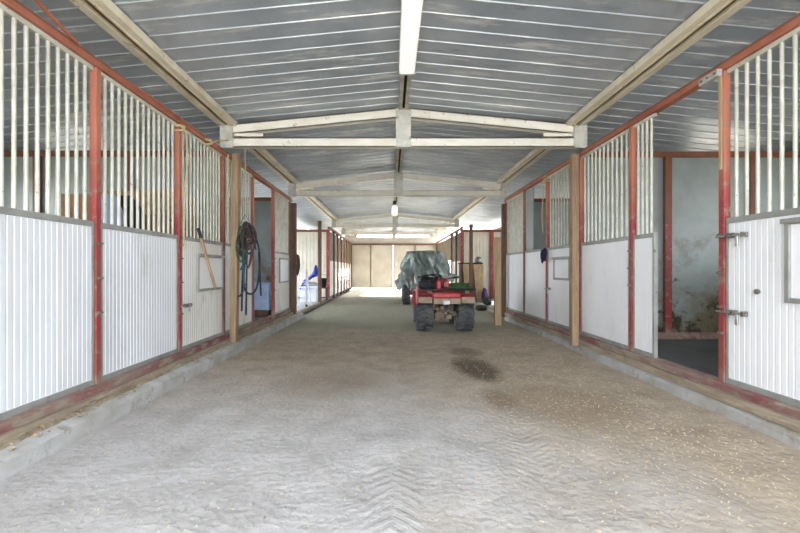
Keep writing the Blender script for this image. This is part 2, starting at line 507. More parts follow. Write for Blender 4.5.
k4 = [-2.26, -1.10, .12, 1.34, 2.58]
for i in range(4):
    mb = MB(); ribbed_y(mb, k4[i]+(.012 if i == 2 else 0), k4[i+1]-(.012 if i == 1 else 0), YB-.03, .09, 2.46, .1)
    o = struct('door_%d' % (i+1), mb, M['door_sheet'])
    fr = MB()
    for xx in (k4[i]+.012, k4[i+1]-.06):
        fr.box(xx, xx+.03, YB-.055, YB-.03, .09, 2.46)
    part('door_frame', fr, M['timber_dark'] if i != 1 else M['door_sheet'], o)

# kerbs and ledges under the stall fronts
def kerb(name, xf, xb, y0, y1, h, seed):
    mb = MB(); n = int((y1-y0)/.12)
    sgn = 1 if xb > xf else -1
    sec = lambda y: [(-.0+.012*noise.noise((y*2.3, seed, 0)), -.04), (.008*noise.noise((y*3.3, seed, 2)), h-.012+.012*noise.noise((y*2.1, seed, 5))),
                     (.018, h+.012*noise.noise((y*2.1, seed, 5))), (abs(xb-xf), h+.02), (abs(xb-xf), -.04)]
    m = 5
    for j in range(n+1):
        y = y0+(y1-y0)*j/n
        for (u, z) in sec(y):
            mb.v.append(Vector((xf+sgn*u, y, z)))
    for j in range(n):
        for i in range(m):
            i2 = (i+1) % m
            mb.f.append((j*m+i, j*m+i2, (j+1)*m+i2, (j+1)*m+i)); mb.mi.append(0)
    mb.f.append(tuple(range(m))); mb.mi.append(0)
    mb.f.append(tuple(n*m+i for i in range(m-1, -1, -1))); mb.mi.append(0)
    return struct(name, mb, M['concrete'])
kerb('trim_1', -1.97, -2.045, YF, 9.3, .115, 1.0)
kerb('trim_2', 2.44, 2.495, YF, 8.8, .085, 7.0)
def ledge(name, xa, xb, y0, y1, za, zb, seed):
    mb = MB(); n = int((y1-y0)/.08); m = 5
    for j in range(n+1):
        y = y0+(y1-y0)*j/n
        for i in range(m):
            t = i/(m-1)
            mb.v.append(Vector((xa+(xb-xa)*t, y, za+(zb-za)*t+.03*noise.noise((y*5, t*2, seed))*math.sin(PI*min(1, t+.15)))))
    for j in range(n):
        for i in range(m-1):
            mb.f.append((j*m+i, j*m+i+1, (j+1)*m+i+1, (j+1)*m+i)); mb.mi.append(0)
    return struct(name, mb, M['ledge'], smooth=3.1)
ledge('trim_3', -2.035, -2.24, YF, 9.3, .105, .155, 2.0)
ledge('trim_4', 2.485, 2.60, YF, 8.9, .085, .165, 9.0)

# ------------------------------------------------------------------ stall frames
ORD = ['first', 'second', 'third', 'fourth', 'fifth', 'sixth', 'seventh']
def sill_and_rail(side):
    x = XL if side == 'left' else XR
    sg = 1 if side == 'left' else -1       # towards the aisle
    mb = MB()
    mb.box(min(x-sg*.05, x+sg*.055), max(x-sg*.05, x+sg*.055), YF, 9.15, .135, .225)
    mb.box(min(x+sg*.055, x+sg*.07), max(x+sg*.055, x+sg*.07), YF, 9.15, .205, .225)
    solo('sill_rail', mb, M['sill_red'], 'worn red steel sill rail along the bottom of the %s stall fronts' % side, 'rail', (x, YF, .135))
    mb = MB()
    mb.box(min(x+sg*.06, x+sg*.10), max(x+sg*.06, x+sg*.10), YF, 9.1, .10, .165)
    solo('timber_plank', mb, M['plank'], 'dusty timber plank lying below the red sill of the %s stalls' % side, 'plank', (x, YF, .1))
    t = thing('top_rail', 'faded red top rail running above the %s stall bars towards the far end' % side, 'rail', (x, YF, 2.57))
    mb = MB()
    poly = [(-.04,0), (.034,0), (.034,.012), (.010,.012), (.010,.06), (-.04,.06)]
    mb.prism(poly, lambda u, v, w: (x+sg*u, w, 2.605+v), YF, 9.2)
    part('rail_channel', mb, M['red_faded'], t)
    mb = MB(); mb.box(min(x-sg*.045, x-sg*.0), max(x-sg*.045, x-sg*.0), YF, 9.2, 2.665, 2.69)
    part('rail_cap', mb, M['red_rust'], t)
sill_and_rail('left'); sill_and_rail('right')

LY = [1.92, 3.09, 4.29, 5.42, 6.58, 7.75, 8.98]
RY = [1.96, 3.145, 4.34, 5.52, 6.69, 7.83, 9.10]

def post(side, y, label, w=.052, lugs=(), lower='red', top=2.60):
    x = XL if side == 'left' else XR
    sg = 1 if side == 'left' else -1
    t = thing('stall_post', label, 'post', (x, y, .15))
    mb = MB(); xa, xb = sorted((x-sg*.025, x+sg*.028))
    mb.box(xa, xb, y-w/2, y+w/2, .15, top)
    part('column', mb, M['post'] if lower == 'red' else M['post_rust'], t, bevel=.004)
    for z in lugs:
        mb = MB()
        mb.obox((x+sg*.036, y, z), (.006,0,0), (0,.022,0), (0,0,.010))
        mb.tube([(x+sg*.03, y-.012, z), (x+sg*.06, y-.012, z)], .006, 6)
        mb.tube([(x+sg*.03, y+.015, z), (x+sg*.055, y+.015, z)], .005, 6)
        part('latch_keeper', mb, M['iron'], t)
    return t

def hatch(t, x, sg, ya, yb, za, zb):
    """grey framed feed hatch set on the sheet"""
    w = .032
    mb = MB(); xa, xb = sorted((x+sg*.002, x+sg*.028))
    mb.box(xa, xb, ya, ya+w, za, zb); mb.box(xa, xb, yb-w, yb, za, zb)
    mb.box(xa, xb, ya+w, yb-w, zb-w, zb); mb.box(xa, xb, ya+w, yb-w, za, za+w)
    fr = part('hatch_frame', mb, M['grey_steel'], t, bevel=.003)
    mb = MB(); xa, xb = sorted((x+sg*.004, x+sg*.012)); mb.box(xa, xb, ya+w, yb-w, za+w, zb-w)
    part('hatch_panel', mb, M['white'], fr)
    mb = MB(); xa, xb = sorted((x+sg*.028, x+sg*.045)); mb.box(xa, xb, ya-.01, yb+.01, zb-.022, zb+.006)
    part('hatch_rail', mb, M['grey_steel'], fr)

BAR_ME = {}
def bars(t, x, ya, yb, n, z0, z1, r=.0125, mt='bar'):
    key = (round(z1-z0, 3), r, mt)
    for i in range(n):
        y = ya+(yb-ya)*(i+.5)/n
        if key not in BAR_ME:
            mb = MB(); mb.tube([(0,0,0), (0,0,z1-z0)], r, 10)
            o = mesh_obj('bar', mb, M[mt], smooth=1.0)
            BAR_ME[key] = o
        else:
            o = BAR_ME[key].copy(); C.objects.link(o)
        o.parent = t
        o.location = Vector((x, y, z0)) - BASE[t.name]

M['white_left'] = mat('left_white_sheet', srgb(222,224,228), .45, 0, srgb(208,210,214), 1.6, wear=srgb(188,186,180), wscale=3.2, wlo=.58, whi=.78, stretch=(1,1,.35))  # slightly darker white, used on the two nearest left sheets
def front(side, y0, y1, label, name='stall_barrier', cat='stall barrier', nb=12, sheet='white', bar_range=None, hat=None, zmid=1.40, stiles=True, group=None):
    x = XL if side == 'left' else XR
    sg = 1 if side == 'left' else -1
    y0, y1 = y0+.034, y1-.034
    t = thing(name, label, cat, (x, (y0+y1)/2, .225), group)
    xs_ = x+sg*.012
    mb = MB(); ribbed(mb, y0+.02, y1-.02, xs_, .265, zmid, sg, d=.003 if side == 'left' else .0016)
    part('ribbed_sheet', mb, M[sheet], t)
    xa, xb = sorted((x-sg*.022, x+sg*.020))
    mb = MB(); mb.box(xa, xb, y0, y1, .226, .266); part('bottom_channel', mb, M['grey_steel'], t)
    mb = MB(); mb.box(xa, xb, y0, y1, zmid, zmid+.042); part('middle_channel', mb, M['grey_steel'], t, bevel=.003)
    if nb:
        a, b = bar_range or (y0+.03, y1-.03)
        mb = MB(); mb.box(xa+.008, xb-.008, a-.03, b+.03, 2.568, 2.60); part('head_channel', mb, M['bar'], t)
        bars(t, x, a, b, nb, zmid+.042, 2.568)
    if stiles:
        for (a, b) in ((y0, y0+.022), (y1-.022, y1)):
            mb = MB(); mb.box(xa+.002, xb-.002, a, b, .266, zmid); part('edge_stile', mb, M['grey_steel'], t)
    if hat: hatch(t, xs_, sg, *hat)
    return t

# left side -------------------------------------------------------
front('left', LY[0], LY[1], 'white ribbed stall panel with upright bars at the left edge, nearest the camera', nb=13, sheet='white_left')
door = front('left', LY[1], LY[2], 'white ribbed stall door with bars between the two nearest red posts on the left', 'stall_door', 'stall door', nb=13, sheet='white_left')
d2 = front('left', LY[2], LY[3], 'aged white stall door with grey feed hatch and stick leaning on it', 'stall_door', 'stall door', nb=12, sheet='white_old', hat=(4.66,5.36,.83,1.26))
front('left', LY[3], LY[4], 'aged white stall panel with bars behind the hanging halters', nb=11, sheet='white_old')
front('left', LY[5], LY[6], 'aged white stall panel with small feed hatch beyond the open left doorway', nb=11, sheet='white_old', hat=(8.1,8.85,.82,1.32))
post('left', LY[1], 'red steel post on the left, nearest the camera, between two white stall fronts', lugs=(1.28,1.02,.76))
post('left', LY[2], 'red steel post with rope at its top, second from the camera on the left', lugs=(1.34,1.2,.95,.62))
post('left', LY[3], 'rust red post between the left hatch door and the brown timber post', lower='rust')
post('left', LY[4], 'slim red post at the near side of the open left doorway', w=.06, lower='red')
post('left', LY[5], 'red post at the far side of the open left doorway', w=.07, lugs=(1.3,.95,.7))
post('left', LY[6], 'rust red end post beside the last barred panel on the left', w=.06, lower='rust')

for nm, xx_, sg_, ye in (('wall_near_left', XL, 1, LY[0]), ('wall_near_right', XR, -1, RY[0])):
    mb = MB(); ribbed(mb, YF, ye-.03, xx_, .225, 2.6, sg_)
    struct(nm, mb, M['white_old'])

# right side ------------------------------------------------------
rdoor = front('right', RY[0], RY[1], 'white stall door with two slide bolts at the right edge of the photo', 'stall_door', 'stall door', nb=12, hat=(2.02,2.63,.87,1.40), zmid=1.43)
front('right', 3.93, RY[2]+.0, 'narrow white panel with four bars beside the open right doorway', nb=4)
front('right', RY[2], RY[3], 'broad white stall panel with bars between the right doorway bay and the brown timber post', nb=11)
d4 = front('right', RY[3], RY[4], 'white stall door with grey feed hatch behind the right timber post', 'stall_door', 'stall door', nb=10, hat=(5.80,6.38,.93,1.27))
front('right', RY[4], RY[5], 'white half panel without bars on the right, open above to the stall', nb=0)
front('right', RY[5], RY[6], 'last white barred panel on the right, beside the far end post', nb=14)
post('right', RY[1], 'bright red post between the open right doorway and the bolted door', lugs=(1.35,1.06,.80,.60))
post('right', RY[2], 'red post at the far side of the open right doorway bay', lugs=(1.28,1.10,.92))
post('right', RY[3], 'rust red post just behind the brown timber post on the right')
post('right', RY[4], 'slim red post with a rope coil hung on it on the right', w=.06)
post('right', RY[5], 'slim red post beside the half panel that has no bars', w=.06, lower='rust')
post('right', RY[6], 'rust red end post of the right stalls beside the open bay', w=.09, lower='rust')
# grey sheet closing part of the open half panel
mb = MB(); mb.box(XR-.01, XR+.012, 7.36, 7.76, 1.45, 2.57)
solo('upper_sheet', mb, M['part'], 'pale grey upright sheet above the half panel on the right', 'sheet', (XR, 7.56, 1.45))

# latches ---------------------------------------------------------
def bolt(side, yp, z, label, L=.16, away=-1):
    x = XL if side == 'left' else XR
    sg = 1 if side == 'left' else -1
    xx = x+sg*.050
    t = thing('slide_bolt', label, 'latch', (xx, yp, z))
    mb = MB(); mb.tube([(xx, yp+away*-.05, z), (xx, yp+away*L, z)], .008, 8); part('rod', mb, M['chrome'], t, smooth=1.0)
    mb = MB(); y = yp+away*L*.62
    mb.obox((xx, y, z-.035), (.006,0,0), (0,.012,0), (0,0,.05)); part('handle', mb, M['chrome'], t, bevel=.003)
    for yy in (yp+away*.055, yp+away*L*.45, yp+away*L*.85):
        mb = MB(); mb.obox((x+sg*.038, yy, z), (.02,0,0), (0,.009,0), (0,0,.018))
        part('guide', mb, M['iron'], t)
bolt('right', RY[1]-.03, 1.335, 'upper steel slide bolt on the nearest right stall door', .22)
bolt('right', RY[1]-.03, .765, 'lower steel slide bolt on the nearest right stall door', .22)
bolt('right', RY[4]-.02, .78, 'slide bolt beneath the rope coil on the hatch door at right', .16)
bolt('left', LY[2]+.03, .70, 'slide bolt low on the second left post by the stick', .18, 1)
mb = MB()
mb.lathe([(.018,-.012),(.018,.0),(.010,.012)], (XR-.03, 2.83, .93), 'X', 12)
solo('door_stud', mb, M['iron'], 'small round steel stud in the middle of the bolted right door', 'stud', (XR-.03, 2.83, .93))

# ------------------------------------------------------------------ partitions between stalls
def partition(side, y, label, posts, zt=2.60, sheet='part', ends=None):
    xa, xb = ends or ((OXL, XL-.05) if side == 'left' else (XR+.05, OXR))
    t = thing('stall_partition', label, 'partition', ((xa+xb)/2, y, .15))
    mb = MB(); mb.box(xa, xb, y, y+.04, .24, zt); part('partition_sheet', mb, M[sheet], t)
    mb = MB(); mb.box(xa, xb, y-.03, y+.06, zt, zt+.075); part('rail', mb, M['red_rust'], t)
    mb = MB(); mb.box(xa, xb, y-.03, y+.05, .15, .24); part('base_channel', mb, M['sill_red'], t)
    for p in posts:
        mb = MB(); mb.box(p-.045, p+.045, y-.05, y, .24, zt-.9); part('lower_post', mb, M['post'], t)
        mb = MB(); mb.box(p-.045, p+.045, y-.05, y, zt-.9, zt); part('upper_post', mb, M['red_rust'], t)
partition('left', 5.50, 'grey sheet partition at the back of the nearest left stall', (-4.72, -3.50))
partition('right', 5.54, 'stained grey partition seen through the open right doorway', (3.72, 4.86))
partition('left', 9.02, 'grey partition behind the pale trough in the second left stall', (-3.9,))
partition('right', 9.16, 'grey partition at the far end of the second right stall', (4.2,))

def cross(side, label, posts, sheet):
    xa, xb = (OXL, XL+.02) if side == 'left' else (XR-.02, OXR)
    t = thing('cross_wall', label, 'wall', ((xa+xb)/2, CROSS, 0))
    mb = MB(); ribbed_y(mb, xa, xb, CROSS, .08, 2.44, .13, .012); part('ribbed_sheet', mb, M[sheet], t)
    mb = MB(); mb.box(xa, xb, CROSS-.04, CROSS+.06, 2.44, 2.53); part('rail', mb, M['red_rust'], t)
    for p in posts:
        mb = MB(); mb.box(p-.06, p+.06, CROSS-.07, CROSS, .06, 2.53); part('post', mb, M['red'], t)
cross('left', 'cream ribbed wall behind the ladder and blue cloth on the left', (XL-.02,), 'cream_sheet')
cross('right', 'cream ribbed wall behind the plywood sheets on the right', (XR-.02, 3.60), 'cream_sheet')

# far stalls, beyond the cross walls; upper brown painted for shaded interiors behind bars
for side in ('left', 'right'):
    x = XL if side == 'left' else XR
    sg = 1 if side == 'left' else -1
    y = CROSS+.06; i = 0
    yend = YB-.1 if side == 'left' else 17.2
    n = 7 if side == 'left' else 2
    st = (yend-y)/n
    for i in range(n):
        a, b = y+i*st, y+(i+1)*st
        w = ORD[i]
        t = thing('stall_barrier', '%s far stall front beyond the open bay on the %s, painted brown above for the dark inside, white below' % (w, side), 'stall barrier', (x, (a+b)/2, 0))
        mb = MB(); ribbed(mb, a+.05, b-.05, x, .12, 1.42, sg, .09); part('lower_sheet', mb, M['white_old'], t)
        mb = MB(); ribbed(mb, a+.05, b-.05, x, 1.42, 2.48, sg, .09); part('upper_sheet', mb, M['upper'], t)
        mb = MB(); xa, xb = sorted((x-.05*sg, x+.05*sg))
        mb.box(xa, xb, b-.05, b+.05, 0, 2.56); part('post', mb, M['red_rust'] if i % 2 else M['timber_dark'], t)
    if side == 'right':  # lower part left open, an added gap that lets sun onto the floor
        t = thing('stall_barrier', 'brown upper sheeting over an added sun opening on the right behind the tarpaulin', 'stall barrier', (x, 20.5, 1.5))
        mb = MB(); ribbed(mb, 17.25, 22.8, x, 1.5, 2.5, sg, .09); part('upper_sheet', mb, M['upper'], t)
        mb = MB(); xa, xb = sorted((x-.05*sg, x+.05*sg)); mb.box(xa, xb, 22.75, 22.85, 0, 2.56); part('post', mb, M['red_rust'], t)
    mb = MB(); xa, xb = sorted((x-.05*sg, x+.05*sg))
    mb.box(xa, xb, CROSS+.02, YB, 2.56, 2.63)
    solo('top_rail', mb, M['red_rust'], 'rusty top rail over the far %s stall fronts near the barn doors' % side, 'rail', (x, CROSS, 2.56))
    mb = MB(); mb.box(xa, xb, 9.2, CROSS, .02, .09)
    solo('sill_rail', mb, M['plank'], 'low dusty sill along the floor of the open %s bay' % side, 'rail', (x, 12, .02))

# timber posts ----------------------------------------------------
def timber(p, w, d, z0, z1, label, m='timber', lean=(0,0)):
    mb = MB()
    mb.obox((p[0]+lean[0]/2, p[1]+lean[1]/2, (z0+z1)/2), (w/2,0,0), (0,d/2,0), (lean[0]/2, lean[1]/2, (z1-z0)/2))
    return solo('timber_post', mb, M[m], label, 'post', (p[0], p[1], z0), bevel=.006)
timber((-2.09, 5.46), .085, .10, .10, 2.62, 'brown timber post standing on the left kerb beside the hanging halters', 'timber', (.035, 0))
timber((-2.13, 8.98), .11, .10, .09, 2.54, 'dark timber post at the near corner of the open left bay', 'timber_dark')
timber((XL+.02, 12.72), .10, .10, .04, 2.60, 'dark timber post in the middle of the open left bay', 'timber_dark')
timber((2.42, 5.42), .09, .10, .085, 2.60, 'brown timber post standing on the right kerb beside the hatch door', 'timber')
timber((2.46, 8.95), .09, .09, .06, 2.52, 'tall dark timber post at the near corner of the open right bay', 'timber_dark')
timber((2.09, 8.05), .12, .11, -.01, 1.72, 'short pale timber post standing in the aisle beside the right stalls', 'timber_pale')
timber((XR-.02, 13.0), .10, .10, .04, 2.52, 'dark timber post between the two plywood sheets on the right', 'timber_dark')

# ------------------------------------------------------------------ trusses, purlins, ridge
def channel(mb, p0, p1, h, d, face=1, t=.012, lip=.02):
    """C channel with its open side towards the camera"""
    p0, p1 = Vector(p0), Vector(p1)
    dr = (p1-p0).normalized(); up = Vector((0,1,0)).cross(dr)
    if up.z < 0: up = -up
    f = Vector((0, face, 0))
    L = (p1-p0).length/2; c = (p0+p1)/2
    mb.obox(c - f*(d/2-t/2), dr*L, up*h/2, f*t/2)                       # web at the back
    mb.obox(c + up*(h/2-t/2), dr*L, up*t/2, f*d/2)
    mb.obox(c - up*(h/2-t/2), dr*L, up*t/2, f*d/2)
    mb.obox(c + up*(h/2-lip/2) + f*(d/2-t/2), dr*L, up*lip/2, f*t/2)
    mb.obox(c - up*(h/2-lip/2) + f*(d/2-t/2), dr*L, up*lip/2, f*t/2)
def truss(y, label, lamp=False):
    xl, xr = -2.19, 2.52
    t = thing('roof_truss', label, 'truss', (XM, y, 2.72))
    ze, za = 2.955, 3.185
    for (x, s) in ((xl, 'l'), (xr, 'r')):
        mb = MB(); channel(mb, (x, y, ze), (XM, y, za), .125, .10)
        part('upper_chord', mb, M['truss'], t)
    mb = MB(); channel(mb, (xl, y, 2.785), (xr, y, 2.785), .125, .10)
    part('lower_chord', mb, M['truss'], t)
    for (x, sgn) in ((xl, 1), (xr, -1)):
        mb = MB(); mb.box(x-.085, x+.085, y-.075, y-.055, 2.705, 3.01)
        for z in (2.75, 2.82, 2.89, 2.96):
            for q in (-.06, .06):
                mb.lathe([(.010,-.088),(.010,-.075)], (x+q, y, z), 'Y', 6)
        part('end_plate', mb, M['truss_grey'], t)
        mb = MB(); a = x+sgn*.10
        mb.box(min(a, a+sgn*.38), max(a, a+sgn*.38), y-.05, y-.03, 2.865, 2.905); part('stiffener', mb, M['truss'], t)
    mb = MB(); mb.box(XM-.10, XM+.10, y-.075, y-.055, 2.715, 3.235)
    for z in (2.76, 2.83, 3.12, 3.19):
        for q in (-.07, .07):
            mb.lathe([(.010,-.088),(.010,-.075)], (XM+q, y, z), 'Y', 6)
    part('apex_plate', mb, M['truss_grey'], t)
for y, lb in ((5.52, 'cream steel roof truss nearest the camera, above the first timber posts'),
              (9.15, 'cream steel roof truss second from the camera'),
              (15.75, 'small looking cream roof truss third from the camera, beyond the pendant lamp'),
              (18.9, 'cream roof truss farthest from the camera, near the closed barn doors'),
              ):
    truss(y, lb)
for (x, s) in ((-2.175, 'left'), (2.46, 'right')):
    t = thing('eave_purlin', 'long cream eave beam along the %s side of the aisle roof' % s, 'beam', (x, YF, 2.985))
    z1 = roofz(x)-.005; z0 = z1-.07
    mb = MB()
    mb.box(x-.115, x-.04, YF, YB, z0, z1); mb.box(x+.04, x+.115, YF, YB, z0, z1)
    part('flange', mb, M['purlin'], t, bevel=.006)
    mb = MB(); mb.box(x-.04, x+.04, YF, YB, z0+.03, z1)
    part('web', mb, M['purlin_web'], t)
    # lip strips
    mb = MB(); mb.box(x-.05, x-.03, YF, YB, z0-.008, z0+.012); mb.box(x+.03, x+.05, YF, YB, z0-.008, z0+.012)
    part('lip', mb, M['purlin'], t)
t = thing('ridge_beam', 'ridge beam of two pale channels with a darkened gap along the roof peak', 'beam', (XM, YF, 3.2))
mb = MB(); mb.box(XM-.065, XM-.018, YF, YB, 3.21, 3.285); mb.box(XM+.018, XM+.065, YF, YB, 3.21, 3.285)
part('channel', mb, M['ridge'], t)
mb = MB(); mb.box(XM-.018, XM+.018, YF, YB, 3.25, 3.285)  # dark fill painted in for the shade between the channels
part('gap_strip', mb, M['dark'], t)

# strip light near the camera
t = thing('strip_light', 'long white strip light under the roof ridge nearest the camera', 'ceiling light', (XM, 3.5, 3.12))
mb = MB(); mb.box(XM-.085, XM+.085, 2.75, 4.28, 3.15, 3.20); part('housing', mb, M['truss'], t, bevel=.01)
mb = MB(); poly = [(-.078,3.15),(-.06,3.115),(.06,3.115),(.078,3.15)]
mb.prism(poly, lambda u, v, w: (XM+u, w, v), 2.78, 4.25); part('diffuser', mb, M['lamp'], t)
mb = MB()
for yy in (2.75, 4.25): mb.box(XM-.082, XM+.082, yy, yy+.03, 3.112, 3.152)
part('end_cap', mb, M['truss_grey'], t)

# pendant lamp
p = px(394.7, 211, 12.7)
t = thing('pendant_lamp', 'white pendant lamp hanging from the ridge between second and third truss', 'lamp', p)
mb = MB(); mb.lathe([(.02,.20),(.05,.19),(.095,.12),(.10,.0),(.095,-.12),(.05,-.16)], p, 'Z', 16); part('shade', mb, M['lamp'], t, smooth=1.0)
mb = MB(); mb.lathe([(.05,.18),(.06,.20),(.06,.30),(.03,.32)], p, 'Z', 12); part('socket', mb, M['brown_cloth'], t, smooth=1.0)
mb = MB(); mb.tube([p+Vector((0,0,.31)), (p.x, p.y, 3.26)], .006, 6); part('cord', mb, M['rope'], t)

# cables and ropes on the frame
mb = MB()
mb.tube([(-2.36+.0, .9, 3.03), (-2.30, 1.9, 2.95), (-2.26, 2.6, 2.80), (-2.24, 3.05, 2.665), (-2.235, 3.9, 2.69), (-2.235, 5.3, 2.685)], .011, 8)
solo('conduit', mb, M['cable'], 'thin orange cable dropping from the roof onto the left top rail', 'cable', (-2.24, 3.0, 2.67), smooth=1.0)
def knot(c, label, tail, n=6, r=.012):
    c = Vector(c); mb = MB()
    for i in range(3):
        pts = []
        for q in range(17):
            a = 2*PI*q/16
            pts.append(c + Vector((.065*math.cos(a), .055*math.sin(a)*(1 if i else .9), .016*(i-1)+.02*math.sin(a+i*2))))
        mb.tube(pts, r, n, cap=False)
    mb.tube(tail, r*.8, n)
    return solo('rope', mb, M['rope'], label, 'rope', c, smooth=1.0)
yy = LY[2]
knot((XL, yy, 2.56), 'pale rope tied round the top of the second left post', [(XL+.06, yy+.03, 2.56), (XL+.075, yy+.07, 2.3), (XL+.06, yy+.02, 1.9), (XL+.062, yy-.0, 1.55), (XL+.06, yy+.01, 1.3)])
knot((XL, 4.95, 2.62), 'short pale rope knotted on the left top rail beneath the near truss', [(XL+.05, 4.97, 2.62), (XL+.03, 5.2, 2.72), (-2.16, 5.44, 2.80)])
knot((XR, RY[4], 2.56), 'pale rope tied to the slim post above the rope coil on the right', [(XR-.06, RY[4]-.02, 2.56), (XR-.07, RY[4]+.03, 2.3), (XR-.06, RY[4]+.10, 1.95), (XR-.06, RY[4]+.06, 1.7)], r=.01)
mb = MB()
mb.tube([(-2.145, LY[3]-.02, 2.6), (-2.14, LY[3]-.06, 2.2), (-2.15, LY[3]-.02, 1.7), (-2.145, LY[3]-.05, 1.45)], .012, 6)
solo('rope', mb, M['rope'], 'pale rope hanging down beside the left timber post', 'rope', (-2.145, LY[3], 1.45), smooth=1.0)
# wooden clamp at the head of the right doorway
t = thing('rail_clamp', 'pale clamp block at the top of the bright red right post', 'clamp', (XR-.065, RY[1]+.05, 2.55))
mb = MB(); mb.box(XR-.075, XR-.034, RY[1]-.02, RY[1]+.17, 2.56, 2.615); part('block', mb, M['concrete'], t, bevel=.004)
mb = MB()
for q in (.0, .09, .17): mb.lathe([(.009,-.086),(.009,-.07)], (XR, RY[1]+q*.8, 2.588), 'X', 8)
part('bolt', mb, M['iron'], t)
mb = MB(); mb.box(XR-.038, XR-.028, RY[1]-.012, RY[1]+.012, 1.85, 2.56); part('tie_strip', mb, M['timber_pale'], t)

# stick leaning on the left hatch door
t = thing('wooden_stick', 'pale wooden stick with dark end leaning across the left feed hatch', 'stick', px(211.5, 283, 5.05))
a, b = px(197.5, 238, 4.66), px(211.5, 283, 5.0)
a.x, b.x = XL+.07, XL+.085
b.z = .86; a.z = 1.445
mb = MB(); mb.bar(b, a, .03, .022); part('shaft', mb, M['timber_pale'], t, bevel=.003)
mb = MB(); e = a+(a-b).normalized()*.12; mb.bar(a, e, .032, .024); part('tip', mb, M['dark_cloth'], t, bevel=.003)

# ------------------------------------------------------------------ halters and lead ropes hung from the near truss
hx, hy = px(246, 220, 5.5).x, 5.47
t = thing('hanger_wire', 'thin wire hanger hooked on the near truss, carrying halters', 'hanger', (hx, hy, 1.6))
mb = MB(); mb.tube([(hx, hy, 2.70), (hx+.002, hy, 1.80)], .006, 6); part('wire', mb, M['rope'], t)
mb = MB(); mb.tube([(hx, hy, 1.82), (hx-.10, hy, 1.62), (hx+.12, hy, 1.60), (hx, hy, 1.82)], .006, 6); part('hook', mb, M['iron'], t)
def rope_thing(name, label, cat, mt, paths, r, metal=None):
    mb = MB()
    for pts in paths: mb.tube(smooth_path(pts), r, 7)
    t = thing(name, label, cat, (hx, hy, 1.6), 'halters and ropes hanging by the left timber post')
    part('rope' if name == 'lead_rope' else 'strap', mb, M[mt], t, smooth=1.0)
    if metal:
        m2 = MB()
        for c in metal:
            m2.lathe([(.018,-.006),(.026,-.006),(.026,.006),(.018,.006)], c, 'Y', 12, closed=True)
        part('ring', m2, M['iron'], t)
def smooth_path(pts, n=5):
    P = [Vector(p) for p in pts]; out = []
    for i in range(len(P)-1):
        p0 = P[max(i-1,0)]; p1 = P[i]; p2 = P[i+1]; p3 = P[min(i+2, len(P)-1)]
        for j in range(n):
            u = j/n
            out.append(.5*((2*p1)+(p2-p0)*u+(2*p0-5*p1+4*p2-p3)*u*u+(3*p1-p0-3*p2+p3)*u**3))
    out.append(P[-1]); return out
def Q(x, y, dy=0.0): 
    v = px(x, y, hy); v.y += dy; return v
rope_thing('lead_rope', 'navy lead rope hanging lowest among the halters with straight tail', 'rope', 'navy',
   [[Q(247,224), Q(243,240,-.03), Q(244,262,-.04), Q(243,285,-.03), Q(242.5,311,-.03)], [Q(248,224), Q(247,250,.0), Q(247,280,-.02), Q(246.5,315,-.02)]], .012)
rope_thing('lead_rope', 'blue black rope looping out to the right below the halters', 'rope', 'navy',
   [[Q(250,224,.02), Q(256,240,.02), Q(259,256,.03), Q(258,282,.0), Q(254,293,-.04), Q(248,292,-.05), Q(245,283,-.05), Q(246,262,-.05), Q(248,236,-.04)],
    [Q(258,252,.03), Q(259,272,.03), Q(260.5,296,.02)], [Q(246,284,-.05), Q(242,295,-.04), Q(237,296,-.03)]], .013)
rope_thing('lead_rope', 'teal rope hanging in the middle of the halters', 'rope', 'teal',
   [[Q(246,222,-.03), Q(244,245,-.06), Q(245,265,-.06), Q(245.5,290,-.05)], [Q(247,223,-.03), Q(250,244,-.06), Q(246,262,-.07), Q(242,270,-.06)]], .012)
rope_thing('halter', 'green webbing halter on the left of the hanging bunch', 'halter', 'green',
   [[Q(246,222,-.05), Q(241,232,-.06), Q(238,244,-.06), Q(239,256,-.06), Q(243,262,-.07), Q(246,254,-.08), Q(245,240,-.08), Q(246,222,-.05)],
    [Q(239,247,-.06), Q(242,250,-.09), Q(246,248,-.08)]], .011, [Q(239,247,-.075), Q(246,250,-.095)])
rope_thing('halter', 'maroon webbing halter on the right of the hanging bunch', 'halter', 'maroon',
   [[Q(248,222,-.05), Q(251,232,-.07), Q(254,244,-.07), Q(253,258,-.07), Q(250,268,-.08), Q(247.5,256,-.08), Q(249,240,-.08), Q(248,222,-.05)],
    [Q(254,246,-.07), Q(251,250,-.10), Q(248,246,-.08)], [Q(252,226,-.04), Q(255,236,-.05), Q(257,250,-.05)]], .012, [Q(253.5,247,-.09), Q(250,267,-.095)])
rope_thing('halter', 'dark leather halter at the top of the hanging bunch', 'halter', 'brown_cloth',
   [[Q(247,223,.0), Q(250,233,-.10), Q(252,242,-.11), Q(249,250,-.12), Q(245,243,-.12), Q(244,233,-.10), Q(247,223,.0)], [Q(244,237,-.11), Q(252,237,-.11)]], .012, [Q(252,241,-.125)])

